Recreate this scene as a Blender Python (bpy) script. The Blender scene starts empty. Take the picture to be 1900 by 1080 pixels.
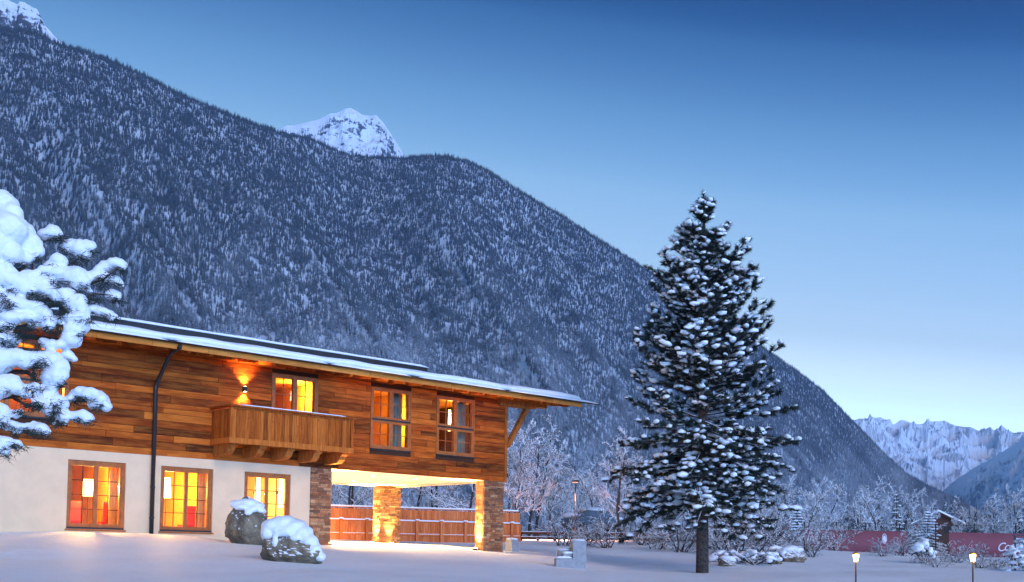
import bpy, math, random
import numpy as np
from mathutils import Vector, Matrix, noise as mnoise

# ------------------------------------------------------------------ camera
SC = bpy.context.scene
COL = SC.collection
F = 2200.0                     # focal length in photo pixels (photo 1900 x 1080)
PITCH, ROLL = math.radians(3.0), math.radians(0.86)
CX, CY = 950.0, 922.7          # principal point
EYE = np.array([0.0, 0.0, 1.6])
_fw = np.array([0, math.cos(PITCH), math.sin(PITCH)])
_up = np.array([0, -math.sin(PITCH), math.cos(PITCH)])
_rt = np.array([1.0, 0, 0])
_r2 = _rt*math.cos(ROLL)+_up*math.sin(ROLL)
_u2 = -_rt*math.sin(ROLL)+_up*math.cos(ROLL)
cam_d = bpy.data.cameras.new('camera')
cam = bpy.data.objects.new('camera', cam_d); COL.objects.link(cam)
M = Matrix.Identity(4)
for i in range(3):
    M[i][0] = _r2[i]; M[i][1] = _u2[i]; M[i][2] = -_fw[i]; M[i][3] = EYE[i]
cam.matrix_world = M
cam_d.sensor_width = 36.0
cam_d.lens = F/1900*36.0
cam_d.shift_y = (CY-540)/1900
cam_d.clip_start = 0.1; cam_d.clip_end = 60000
SC.camera = cam

# ------------------------------------------------------------------ sky, sun, exposure
SUN_AZ, SUN_EL = math.radians(150), math.radians(30.0)    # azimuth clockwise from +Y
world = bpy.data.worlds.new('World'); SC.world = world; world.use_nodes = True
wn = world.node_tree; bg = wn.nodes['Background']
sky = wn.nodes.new('ShaderNodeTexSky'); sky.sky_type = 'NISHITA'
sky.sun_disc = False; sky.sun_elevation = SUN_EL; sky.sun_rotation = SUN_AZ
sky.altitude = 1000; sky.air_density = 1.0; sky.dust_density = 0.6; sky.ozone_density = 4.0
# dusk grade of the whole dome: the Nishita brightness picks the colour, deep blue overhead to pale at the horizon, with added blue round the unseen sun
_sep = wn.nodes.new('ShaderNodeSeparateColor'); wn.links.new(sky.outputs[0], _sep.inputs[0])
_dv = wn.nodes.new('ShaderNodeMath'); _dv.operation = 'DIVIDE'; _dv.inputs[1].default_value = 7.0
_rp = wn.nodes.new('ShaderNodeValToRGB'); _rp.color_ramp.interpolation = 'EASE'
_st = [(1.500, (0.0016, 0.0115, 0.0451)), (1.735, (0.0033, 0.0213, 0.0738)), (1.870, (0.0123, 0.0484, 0.1291)), (2.180, (0.0492, 0.1230, 0.2316)), (2.600, (0.1066, 0.2050, 0.3198)), (3.600, (0.2296, 0.3157, 0.3895)), (4.450, (0.2214, 0.2747, 0.3198)), (6.200, (0.0943, 0.2460, 0.5576))]
while len(_rp.color_ramp.elements) < len(_st): _rp.color_ramp.elements.new(0.5)
for _e, (_x, _c) in zip(_rp.color_ramp.elements, _st): _e.position = _x/7.0; _e.color = (*_c, 1)
_rp.color_ramp.interpolation = 'B_SPLINE'
wn.links.new(_sep.outputs[1], _dv.inputs[0]); wn.links.new(_dv.outputs[0], _rp.inputs[0])
wn.links.new(_rp.outputs[0], bg.inputs[0])
# round the unseen sun the dome is boosted beyond Nishita as added light
_br = wn.nodes.new('ShaderNodeMath'); _br.operation = 'DIVIDE'; _br.inputs[1].default_value = 3.65; wn.links.new(_sep.outputs[1], _br.inputs[0])
_cl = wn.nodes.new('ShaderNodeClamp'); _cl.inputs['Min'].default_value = 1.0; _cl.inputs['Max'].default_value = 40.0
_bp = wn.nodes.new('ShaderNodeMath'); _bp.operation = 'POWER'; _bp.inputs[1].default_value = 2.3; wn.links.new(_br.outputs[0], _bp.inputs[0])
wn.links.new(_bp.outputs[0], _cl.inputs[0]); wn.links.new(_cl.outputs[0], bg.inputs[1])
sun_d = bpy.data.lights.new('sun', 'SUN'); sun = bpy.data.objects.new('sun', sun_d); COL.objects.link(sun)
sun_d.energy = 0.40; sun_d.angle = math.radians(20); sun_d.color = (1.0, 0.60, 0.30)
_sd = Vector((math.sin(SUN_AZ)*math.cos(SUN_EL), math.cos(SUN_AZ)*math.cos(SUN_EL), math.sin(SUN_EL)))
sun.rotation_euler = _sd.to_track_quat('Z', 'Y').to_euler()
SC.view_settings.view_transform = 'Standard'; SC.view_settings.look = 'None'
SC.view_settings.gamma = 1.0; SC.view_settings.exposure = 1.38
SC.view_settings.use_curve_mapping = False
SC.cycles.use_denoising = True; SC.cycles.denoising_prefilter = 'ACCURATE'
SC.cycles.max_bounces = 6; SC.cycles.diffuse_bounces = 3; SC.cycles.glossy_bounces = 2
SC.cycles.transparent_max_bounces = 12; SC.cycles.transmission_bounces = 2
SC.cycles.caustics_reflective = False; SC.cycles.caustics_refractive = False
SC.cycles.sample_clamp_indirect = 4.0

# ------------------------------------------------------------------ pixel helpers
def ray(x, y):
    d = _fw*F + _r2*(x-CX) - _u2*(y-CY)
    return d/d[1]
def at(x, y, Y):
    return Vector(EYE + ray(x, y)*Y)
_d = ray(3294, 1073); HD = np.array([_d[0], _d[1], 0]); HD /= np.linalg.norm(HD)   # along the facade, to the right
HN = np.array([HD[1], -HD[0], 0])                                                 # outward
HC = EYE + ray(937, 893)*42.0; HC[2] = 0
HANG = math.atan2(HD[1], HD[0])
def fac(px, py, v=0.0):
    """pixel -> (x, z) of the house frame, on the plane v metres in front of the facade"""
    r = ray(px, py); P0 = HC+HN*v; t = ((P0-EYE)@HN)/(r@HN); P = EYE+r*t
    return float((P-HC)@HD), float(P[2])
def hw(x, y, z):
    """house frame (x right along the facade, y into the house) -> world"""
    return Vector(HC + HD*x - HN*y + np.array([0, 0, z]))

# ------------------------------------------------------------------ mesh helpers
class MB:
    def __init__(s): s.v = []; s.f = []; s.c = []
    def add(s, vs, fs, col=None):
        o = len(s.v); s.v.extend([tuple(p) for p in vs]); s.f.extend([tuple(i+o for i in f) for f in fs])
        if col is not None: s.c.extend([col]*len(fs))
        return s
    def box(s, a, b, col=None):
        x0, y0, z0 = a; x1, y1, z1 = b
        return s.add([(x0,y0,z0),(x1,y0,z0),(x1,y1,z0),(x0,y1,z0),(x0,y0,z1),(x1,y0,z1),(x1,y1,z1),(x0,y1,z1)],
              [(0,3,2,1),(4,5,6,7),(0,1,5,4),(1,2,6,5),(2,3,7,6),(3,0,4,7)], col)
    def prism(s, poly, a, b, axis='x', col=None):
        """poly in the two other axes (in order), extruded from a to b along axis"""
        n = len(poly); vs = []
        for t in (a, b):
            for p in poly:
                vs.append({'x': (t, p[0], p[1]), 'y': (p[0], t, p[1]), 'z': (p[0], p[1], t)}[axis])
        fs = [tuple(range(n))[::-1], tuple(range(n, 2*n))]
        fs += [(i, (i+1) % n, n+(i+1) % n, n+i) for i in range(n)]
        return s.add(vs, fs, col)
    def bar(s, p, q, w, h, up=(0,0,1), col=None):
        p = Vector(p); q = Vector(q); t = (q-p).normalized(); u = Vector(up)
        sd = t.cross(u).normalized(); u = sd.cross(t)
        vs = [e+sd*a*w/2+u*b*h/2 for e in (p, q) for a, b in ((-1,-1),(1,-1),(1,1),(-1,1))]
        return s.add(vs, [(0,1,2,3),(7,6,5,4),(0,4,5,1),(1,5,6,2),(2,6,7,3),(3,7,4,0)], col)
    def tube(s, pts, rad, n=6, cap=True):
        pts = [Vector(p) for p in pts]
        if not hasattr(rad, '__len__'): rad = [rad]*len(pts)
        vs = []; fs = []
        ref = Vector((0.31, 0.17, 0.93))
        for i, p in enumerate(pts):
            t = (pts[min(i+1, len(pts)-1)]-pts[max(i-1, 0)])
            t = t.normalized() if t.length > 1e-9 else Vector((0,0,1))
            a = t.cross(ref)
            if a.length < 0.05: a = t.cross(Vector((1,0,0)))
            a.normalize(); b = t.cross(a)
            for k in range(n):
                an = 2*math.pi*k/n
                vs.append(p+(a*math.cos(an)+b*math.sin(an))*rad[i])
        for i in range(len(pts)-1):
            for k in range(n):
                fs.append((i*n+k, i*n+(k+1) % n, (i+1)*n+(k+1) % n, (i+1)*n+k))
        if cap:
            fs.append(tuple(range(n))[::-1]); fs.append(tuple(range((len(pts)-1)*n, len(pts)*n)))
        return s.add(vs, fs)
    def lathe(s, prof, c=(0,0,0), n=16):
        vs = []; fs = []
        for r, z in prof:
            for k in range(n):
                a = 2*math.pi*k/n; vs.append((c[0]+r*math.cos(a), c[1]+r*math.sin(a), c[2]+z))
        for i in range(len(prof)-1):
            for k in range(n):
                fs.append((i*n+k, i*n+(k+1) % n, (i+1)*n+(k+1) % n, (i+1)*n+k))
        fs.append(tuple(range(n))[::-1]); fs.append(tuple(range((len(prof)-1)*n, len(prof)*n)))
        return s.add(vs, fs)
    def mesh(s, name, m=None, smooth=False):
        me = bpy.data.meshes.new(name); me.from_pydata(s.v, [], s.f)
        if m is not None: me.materials.append(m)
        if s.c:
            ca = me.attributes.new('tint', 'FLOAT_COLOR', 'FACE')
            ca.data.foreach_set('color', np.array([(*c, 1.0) for c in s.c], dtype=np.float32).ravel())
        if smooth: me.polygons.foreach_set('use_smooth', [True]*len(me.polygons))
        me.update(); return me
    def build(s, name, m, parent=None, smooth=False, kind=None, loc=None):
        return link(name, s.mesh(name, m, smooth), parent, kind, loc)
def link(name, me, parent=None, kind=None, loc=None):
    o = bpy.data.objects.new(name, me); COL.objects.link(o)
    if parent is not None: o.parent = parent
    if kind: o['kind'] = kind
    if loc is not None: o.location = loc
    return o
def tag(o, label, cat, group=None):
    o['label'] = label; o['category'] = cat
    if group: o['group'] = group
    return o
def thing(name, label, cat, loc=(0,0,0), rotz=0.0, group=None):
    o = bpy.data.objects.new(name, None); COL.objects.link(o); o.empty_display_size = 0.1
    o.location = loc; o.rotation_euler = (0, 0, rotz)
    return tag(o, label, cat, group)
def copy_tree(o, parent=None):
    c = o.copy(); COL.objects.link(c)
    if parent is not None: c.parent = parent
    for ch in list(o.children): copy_tree(ch, c)
    return c
def fbm(p, octs=4):
    return mnoise.fractal(Vector(p), 1.0, 2.0, octs)
_ICO = {}
def ico(sub):
    if sub not in _ICO:
        import bmesh
        bm = bmesh.new(); bmesh.ops.create_icosphere(bm, subdivisions=sub, radius=1.0)
        bm.verts.ensure_lookup_table()
        _ICO[sub] = (np.array([v.co[:] for v in bm.verts]), [tuple(v.index for v in f.verts) for f in bm.faces]); bm.free()
    return _ICO[sub]
def merged_blobs(blobs, voxel, name, m, wob=0.15, wobscale=8.0, smooth_iter=4):
    """union of ellipsoids (c, (rx,ry,rz)) as one smooth skin of snow"""
    mb = MB(); V, Fs = ico(3)
    for c, r in blobs:
        mb.add(V*np.array(r)+np.array(c), Fs)
    tmp = bpy.data.objects.new('tmp', mb.mesh('tmp')); COL.objects.link(tmp)
    md = tmp.modifiers.new('r', 'REMESH'); md.mode = 'VOXEL'; md.voxel_size = voxel
    sm = tmp.modifiers.new('s', 'SMOOTH'); sm.iterations = smooth_iter; sm.factor = 0.5
    bpy.context.view_layer.update()
    me = bpy.data.meshes.new_from_object(tmp.evaluated_get(bpy.context.evaluated_depsgraph_get()))
    bpy.data.objects.remove(tmp)
    n = len(me.vertices); co = np.empty(n*3, np.float32); me.vertices.foreach_get('co', co); co = co.reshape(-1, 3)
    no = np.empty(n*3, np.float32); me.vertices.foreach_get('normal', no); no = no.reshape(-1, 3)
    for i in range(n):
        co[i] += no[i]*wob*(mnoise.noise(Vector(co[i]*wobscale))+0.5*mnoise.noise(Vector(co[i]*wobscale*2.7)))
    me.vertices.foreach_set('co', co.ravel()); me.name = name
    me.materials.clear(); me.materials.append(m)
    me.polygons.foreach_set('use_smooth', [True]*len(me.polygons)); me.update()
    return me

# ------------------------------------------------------------------ materials
class NT:
    def __init__(s, name):
        s.m = bpy.data.materials.new(name); s.m.use_nodes = True; s.t = s.m.node_tree
        s.b = s.t.nodes['Principled BSDF']
        s.b.inputs['Specular IOR Level'].default_value = 0.3
    def n(s, typ, **kw):
        nd = s.t.nodes.new(typ)
        for k, v in kw.items():
            if isinstance(k, str) and hasattr(nd, k): setattr(nd, k, v)
            else: nd.inputs[k].default_value = v
        return nd
    def l(s, a, b): s.t.links.new(a, b)
    def coord(s, which='Object', scale=(1,1,1), rnd=False):
        tc = s.n('ShaderNodeTexCoord'); mp = s.n('ShaderNodeMapping'); mp.inputs['Scale'].default_value = scale
        s.l(tc.outputs[which], mp.inputs['Vector'])
        if rnd:
            oi = s.n('ShaderNodeObjectInfo'); mu = s.n('ShaderNodeMath', operation='MULTIPLY'); mu.inputs[1].default_value = 57.0
            s.l(oi.outputs['Random'], mu.inputs[0]); s.l(mu.outputs[0], mp.inputs['Location'])
        return mp.outputs[0]
    def noise(s, scale, vec=None, detail=4.0, rough=0.55):
        nz = s.n('ShaderNodeTexNoise'); nz.inputs['Scale'].default_value = scale
        nz.inputs['Detail'].default_value = detail; nz.inputs['Roughness'].default_value = rough
        if vec is not None: s.l(vec, nz.inputs['Vector'])
        return nz.outputs['Fac']
    def ramp(s, fac, stops):
        r = s.n('ShaderNodeValToRGB'); e = r.color_ramp.elements
        while len(e) < len(stops): e.new(0.5)
        for k, (p, c) in enumerate(stops):
            e[k].position = p; e[k].color = (*c, 1) if len(c) == 3 else c
        s.l(fac, r.inputs[0]); return r.outputs[0]
    def mix(s, fac, a, b, blend='MIX'):
        m = s.n('ShaderNodeMix', data_type='RGBA', blend_type=blend)
        for sock, val in ((m.inputs[0], fac), (m.inputs[6], a), (m.inputs[7], b)):
            if hasattr(val, 'links'): s.l(val, sock)
            elif isinstance(val, tuple): sock.default_value = (*val, 1)
            else: sock.default_value = val
        return m.outputs[2]
    def math(s, op, a, b=0.0, c=None):
        m = s.n('ShaderNodeMath', operation=op)
        for k, val in enumerate((a, b, c)):
            if val is None: continue
            if hasattr(val, 'links'): s.l(val, m.inputs[k])
            else: m.inputs[k].default_value = val
        return m.outputs[0]
    def remap(s, v, a, b, c=0.0, d=1.0):
        m = s.n('ShaderNodeMapRange', interpolation_type='SMOOTHSTEP')
        s.l(v, m.inputs[0])
        for k, x in enumerate((a, b, c, d)): m.inputs[k+1].default_value = x
        return m.outputs[0]
    def normz(s):
        g = s.n('ShaderNodeNewGeometry'); x = s.n('ShaderNodeSeparateXYZ'); s.l(g.outputs['Normal'], x.inputs[0]); return x.outputs[2]
    def bump(s, h, strength=0.3, dist=0.02):
        b = s.n('ShaderNodeBump'); b.inputs['Strength'].default_value = strength; b.inputs['Distance'].default_value = dist
        s.l(h, b.inputs['Height']); s.l(b.outputs[0], s.b.inputs['Normal'])
    def col(s, c, rough=0.7, metal=0.0):
        if hasattr(c, 'links'): s.l(c, s.b.inputs['Base Color'])
        else: s.b.inputs['Base Color'].default_value = (*c, 1)
        if hasattr(rough, 'links'): s.l(rough, s.b.inputs['Roughness'])
        else: s.b.inputs['Roughness'].default_value = rough
        s.b.inputs['Metallic'].default_value = metal
        return s.m
SNOW = (0.84, 0.86, 0.90)
def m_snow(name='snow', bscale=14.0, bstr=0.35, dist=0.03):
    t = NT(name); v = t.coord('Object')
    a = t.noise(bscale, v, 6, 0.65); b = t.noise(bscale*7, v, 3, 0.6)
    h = t.math('ADD', a, t.math('MULTIPLY', b, 0.35)); t.bump(h, bstr, dist)
    c = t.mix(t.remap(a, 0.3, 0.7), (0.80, 0.83, 0.88), (0.87, 0.88, 0.91))
    return t.col(c, 0.65)
def m_wood(name, cols, grain=(0.9, 8, 8), rough=0.75, knots=True):
    """boards: every board object gets its own tone; grain runs along local x unless stretched otherwise"""
    t = NT(name); oi = t.n('ShaderNodeObjectInfo')
    v = t.coord('Object', grain, True)
    n1 = t.noise(1.6, v, 6, 0.62); n2 = t.noise(9.0, v, 3, 0.6)
    base = t.ramp(oi.outputs['Random'], cols)
    dark = t.mix(0.30, base, (0.03, 0.010, 0.004)); lite = t.mix(0.18, base, (0.80, 0.30, 0.05))
    c = t.mix(t.remap(n1, 0.36, 0.66), dark, lite)
    c = t.mix(t.remap(n2, 0.55, 0.75, 0, 0.30), c, dark)
    if knots:
        v2 = t.coord('Object', (2.2, 6, 6), True); vo = t.n('ShaderNodeTexVoronoi'); vo.inputs['Scale'].default_value = 1.3
        t.l(v2, vo.inputs['Vector'])
        c = t.mix(t.remap(vo.outputs['Distance'], 0.0, 0.16, 0.75, 0.0), c, (0.03, 0.012, 0.006))
    t.bump(n1, 0.5, 0.006); t.b.inputs['Specular IOR Level'].default_value = 0.12
    return t.col(c, rough)
def m_plain(name, c, rough=0.6, metal=0.0, var=0.12, scale=6.0):
    t = NT(name); v = t.coord('Object'); n = t.noise(scale, v, 5, 0.6)
    cc = t.mix(t.remap(n, 0.3, 0.7), tuple(x*(1-var) for x in c), tuple(min(1, x*(1+var)) for x in c))
    t.bump(n, 0.15, 0.004)
    return t.col(cc, rough, metal)
def m_snowy(name, under, lo=-0.1, hi=0.35, nscale=6.0, namp=0.5, rough=0.8, under2=None):
    """bark / rock / twig with snow lying where the surface looks up"""
    t = NT(name); v = t.coord('Object'); n = t.noise(nscale, v, 4, 0.6)
    z = t.math('ADD', t.normz(), t.math('MULTIPLY', t.math('SUBTRACT', n, 0.5), namp*2))
    u = under if under2 is None else t.mix(t.remap(t.noise(nscale*1.7, v, 5), 0.35, 0.65), under, under2)
    c = t.mix(t.remap(z, lo, hi), u, SNOW); t.bump(n, 0.3, 0.02)
    return t.col(c, rough)
def m_emit(name, c, strength):
    t = NT(name); t.b.inputs['Base Color'].default_value = (*c, 1)
    t.b.inputs['Emission Color'].default_value = (*c, 1); t.b.inputs['Emission Strength'].default_value = strength
    return t.m
def m_glass(name):
    t = NT(name); t.t.nodes.remove(t.b)
    tr = t.n('ShaderNodeBsdfTransparent'); gl = t.n('ShaderNodeBsdfGlossy'); gl.inputs['Roughness'].default_value = 0.03
    fr = t.n('ShaderNodeFresnel'); fr.inputs['IOR'].default_value = 1.10
    v = t.coord('Object'); nz = t.noise(1.5, v, 2); bp = t.n('ShaderNodeBump'); bp.inputs['Strength'].default_value = 0.04; bp.inputs['Distance'].default_value = 0.02
    t.l(nz, bp.inputs['Height']); t.l(bp.outputs[0], gl.inputs['Normal'])
    mx = t.n('ShaderNodeMixShader'); t.l(fr.outputs[0], mx.inputs[0]); t.l(tr.outputs[0], mx.inputs[1]); t.l(gl.outputs[0], mx.inputs[2])
    out = [n for n in t.t.nodes if n.type == 'OUTPUT_MATERIAL'][0]; t.l(mx.outputs[0], out.inputs[0])
    return t.m

MSNOW = m_snow('snow'); MSNOW_ROOF = m_snow('roof_snow', 3.0, 0.4, 0.04)
OLDWOOD = [(0.0, (0.07, 0.011, 0.002)), (0.18, (0.20, 0.030, 0.003)), (0.5, (0.37, 0.060, 0.005)), (0.8, (0.50, 0.10, 0.009)), (1.0, (0.62, 0.16, 0.020))]
MPLANK = m_wood('reclaimed_plank', OLDWOOD)
MBALC = m_wood('balcony_larch', [(0.0, (0.24, 0.040, 0.004)), (0.5, (0.44, 0.082, 0.008)), (1.0, (0.62, 0.155, 0.022))], (14, 14, 1.2))
MBEAM = m_wood('beam_larch', [(0.0, (0.34, 0.095, 0.018)), (1.0, (0.46, 0.15, 0.032))], (8, 8, 2), knots=False)
MSOFFIT = m_wood('soffit_larch', [(0.0, (0.56, 0.16, 0.025)), (1.0, (0.74, 0.26, 0.05))], (1.2, 10, 10), knots=False)
MFRAME = m_plain('window_larch', (0.36, 0.105, 0.02), 0.5, var=0.2)
MDARK = m_plain('dark_metal', (0.022, 0.018, 0.018), 0.45)
MSTUCCO = m_plain('stucco', (0.76, 0.53, 0.325), 0.9, var=0.05, scale=2.0)
MCEIL = m_plain('ceiling_plaster', (0.84, 0.78, 0.62), 0.9, var=0.03)
MGLASS = m_glass('window_glass')
MROOM = m_plain('room_panelling', (0.76, 0.38, 0.06), 0.7, var=0.25, scale=1.2)
MBARK = m_plain('pine_bark', (0.075, 0.05, 0.04), 0.9, var=0.5, scale=14)
MTWIG = m_snowy('snowy_twig', (0.05, 0.04, 0.04), -0.55, -0.05, 3.0, 0.35)
MSHRUB = m_snowy('snowy_shrub', (0.10, 0.06, 0.045), -0.2, 0.3, 6.0, 0.35)
MBRANCH = m_snowy('snowy_branch', (0.05, 0.035, 0.03), 0.25, 0.5, 5.0, 0.5)
_t = NT('boulder_rock'); _v = _t.coord('Object', (1, 1, 0.6)); _n1 = _t.noise(3.0, _v, 9, 0.7); _n2 = _t.noise(11.0, _v, 6, 0.7); _n3 = _t.noise(2.2, _v, 3)
_c = _t.ramp(_n1, [(0.30, (0.05, 0.036, 0.024)), (0.48, (0.16, 0.125, 0.085)), (0.62, (0.29, 0.23, 0.15)), (0.75, (0.20, 0.10, 0.055))])
_c = _t.mix(_t.remap(_n2, 0.55, 0.7, 0, 0.6), _c, (0.045, 0.04, 0.036))
_z = _t.math('ADD', _t.normz(), _t.math('MULTIPLY', _t.math('SUBTRACT', _n2, 0.5), 0.9))
_t.bump(_t.math('ADD', _n1, _t.math('MULTIPLY', _n2, 0.5)), 0.9, 0.05)
MROCK = _t.col(_t.mix(_t.remap(_z, 0.55, 0.68), _c, SNOW), 0.9)
MFENCE = m_wood('fence_larch', [(0.0, (0.62, 0.15, 0.045)), (0.5, (0.72, 0.195, 0.065)), (1.0, (0.78, 0.24, 0.09))], (10, 10, 1.2), knots=False)
MRAIL = m_plain('dark_rail_wood', (0.09, 0.03, 0.018), 0.8, var=0.4)
MCONC = m_plain('grey_stone', (0.30, 0.30, 0.31), 0.9, var=0.12, scale=9)
_t = NT('pine_needle'); MNEEDLE = _t.col(_t.ramp(_t.noise(1.3, _t.coord('Object'), 3), [(0.3, (0.008, 0.014, 0.012)), (0.7, (0.022, 0.034, 0.024))]), 0.6)
_t = NT('pillar_stone'); _a = _t.n('ShaderNodeAttribute'); _a.attribute_name = 'tint'
_n = _t.noise(22, _t.coord('Object'), 5); _t.bump(_n, 0.6, 0.012)
MSTONE = _t.col(_t.mix(_t.remap(_n, 0.3, 0.7, 0.0, 0.55), _a.outputs['Color'], (0.06, 0.04, 0.03)), 0.9)

# ------------------------------------------------------------------ ground: one snow sheet through the points where things touch it
_ctl = [(0,987,30.1),(280,993,32.9),(575,1010,36.4),(937,1024,42.0),(612,1014,36.9),(740,1010,46.5),(620,1006,44),
        (640,1002,57),(960,1006,61),(100,1080,19),(500,1080,19.5),(900,1080,22),(1300,1080,27),(1600,1080,27.5),(1850,1080,27.5),
        (545,1041,26),(455,1008,30.5),(1303,1062,38),(1055,1053,36),(1000,1003,63),(1240,1007,62),(1110,1010,60),
        (1470,1044,46),(1400,1055,40),(1500,1034,90),(1680,1036,92),(1900,1034,94),(1588,1112,24),(1805,1115,24),(1700,1050,52),(1850,1052,52)]
_P = [list(at(*c)) for c in _ctl]
_P += [[0,0,0],[-6,6,0.3],[6,6,0.15],[-22,14,1.2],[-26,30,2.2],[26,18,0.8],[40,42,1.5],[-40,60,2.6],[0,120,2.6],[60,130,2.4],[-60,130,2.7],[80,80,2.0],[0,-25,-0.4],[-30,-20,0],[30,-20,-0.2]]
_P = np.array(_P); _cc = 5.0
_A = np.sqrt(((_P[:, None, :2]-_P[None, :, :2])**2).sum(-1)+_cc**2)
_W = np.linalg.solve(_A+np.eye(len(_P))*0.02, _P[:, 2]-2.0)
def ground_np(X, Y):
    X = np.asarray(X, float); Y = np.asarray(Y, float)
    r = np.sqrt((X[..., None]-_P[:, 0])**2+(Y[..., None]-_P[:, 1])**2+_cc**2)
    z = 2.0+(r*_W).sum(-1)
    d = np.hypot(X, Y-40); k = np.clip((d-75)/60, 0, 1); k = k*k*(3-2*k)
    return z*(1-k)+k*2.6
def ground(x, y): return float(ground_np(np.array([x]), np.array([y]))[0])
def on_ground(px, Y):
    r = ray(px, 1050); x = EYE[0]+r[0]*Y
    return Vector((x, Y, ground(x, Y)))
def _axis(lo, hi, fine_lo, fine_hi, step):
    a = list(np.arange(fine_lo, fine_hi+1e-6, step)); s = step; v = fine_hi
    while v < hi: s *= 1.25; v += s; a.append(min(v, hi))
    s = step; v = fine_lo; b = []
    while v > lo: s *= 1.25; v -= s; b.append(max(v, lo))
    return np.array(b[::-1]+a)
gx = _axis(-9000, 9000, -26, 40, 0.45); gy = _axis(-280, 13000, 8, 75, 0.45)
GX, GY = np.meshgrid(gx, gy); GZ = ground_np(GX, GY)
for i in range(GZ.shape[0]):
    for j in range(GZ.shape[1]):
        if -26 <= GX[i, j] <= 40 and 4 <= GY[i, j] <= 80:
            GZ[i, j] += 0.07*mnoise.noise(Vector((GX[i, j]*0.35, GY[i, j]*0.35, 1)))+0.03*mnoise.noise(Vector((GX[i, j]*0.95, GY[i, j]*0.7, 4)))
nr, nc = GX.shape
mb = MB(); mb.v = list(zip(GX.ravel(), GY.ravel(), GZ.ravel()))
mb.f = [(i*nc+j, i*nc+j+1, (i+1)*nc+j+1, (i+1)*nc+j) for i in range(nr-1) for j in range(nc-1)]
t = NT('ground_snow'); v = t.coord('Object')
a = t.noise(1.1, v, 8, 0.6); b = t.noise(16, v, 5, 0.7)
d_ = t.noise(4.2, v, 5, 0.6)
t.bump(t.math('ADD', t.math('ADD', a, t.math('MULTIPLY', d_, 0.45)), t.math('MULTIPLY', b, 0.3)), 0.6, 0.13)
MGROUND = t.col(t.mix(t.remap(a, 0.3, 0.7), (0.88, 0.90, 0.93), (0.93, 0.94, 0.955)), 0.6)
mb.build('snow_ground', MGROUND, None, True, 'structure')


# ------------------------------------------------------------------ mountains: crest and foot traced as directions, each at its own distance
def interp(tab, x):
    xs = [a[0] for a in tab]; ys = [a[1] for a in tab]
    return np.interp(x, xs, ys)
def ridged(p, octs=5):
    return mnoise.ridged_multi_fractal(Vector(p), 0.9, 2.1, octs, 1.0, 2.0)
SKY_A = [(-900,-420),(-500,-200),(-200,-60),(0,52),(60,58),(110,82),(180,102),(250,132),(340,178),(430,214),(480,232),(530,248),(570,256),(610,272),(640,286),(690,292),(745,293),
         (790,289),(830,290),(865,298),(900,314),(950,345),(1000,375),(1050,405),(1100,437),(1150,468),(1200,500),(1300,565),(1420,648),(1480,690),(1530,728),(1570,770),(1600,800),(1640,842),(1680,878),(1720,902),(1770,925),(1830,950)]
RID_A = [(-900,3600),(0,4000),(520,4600),(640,5200),(830,5300),(1200,5800),(1530,6300),(1830,6900)]
BAS_A = [(-900,1500),(0,1800),(600,2000),(1000,2400),(1300,3000),(1530,3900),(1700,5200),(1830,6600)]
_gul = [((300,500),(385,620)), ((560,440),(660,590)), ((790,400),(905,600)), ((945,640),(1010,740)), ((690,300),(800,430)), ((1000,440),(1090,560)), ((1180,600),(1260,700))]
def mtnA(px, t):
    """px: bearing of the column (as a photo column), t: 0 foot .. 1 crest, above 1 the far side"""
    ys = interp(SKY_A, px)
    r = ray(px, ys); hd = np.array([r[0], 1.0]); hd = hd/np.linalg.norm(hd)
    ln = math.hypot(r[0], 1.0); tanel = r[2]/ln
    Rr = interp(RID_A, px)*ln; Rb = interp(BAS_A, px)*ln
    zr = 1.6+tanel*Rr
    if t <= 1:
        d = Rb+(Rr-Rb)*t; z = 2.0+(zr-2.0)*(0.86*t+0.14*t*t)
    else:
        d = Rr+(t-1)*2500; z = zr-(t-1)*1700
    # spurs and gullies running down the slope (diagonal to the right)
    q = (px/190.0+t*2.6)
    rel = math.sin(math.pi*min(1, max(0, t)))
    g = fbm((q, t*0.7, 3.1), 4)*260*rel + fbm((px/60.0+t*4, t*3, 9.2), 3)*45*rel
    d += g
    return np.array([hd[0]*d, hd[1]*d, z])
cols = np.arange(-900, 1831, 12.0); ts = np.concatenate([np.linspace(0, 1, 90), [1.02, 1.06, 1.15, 1.3]])
mb = MB(); GA = np.array([[mtnA(c, t_) for t_ in ts] for c in cols])
mb.v = [tuple(p) for p in GA.reshape(-1, 3)]; nt_ = len(ts)
mb.f = [(i*nt_+j, (i+1)*nt_+j, (i+1)*nt_+j+1, i*nt_+j+1) for i in range(len(cols)-1) for j in range(nt_-1)]
t = NT('forest_floor'); v = t.coord('Object')
MFLOOR = t.col(t.mix(t.remap(t.noise(0.01, v, 6, 0.7), 0.35, 0.6), (0.04, 0.045, 0.05), (0.5, 0.53, 0.58)), 0.9)
mb.build('forested_mountain', MFLOOR, None, True, 'structure')

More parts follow.
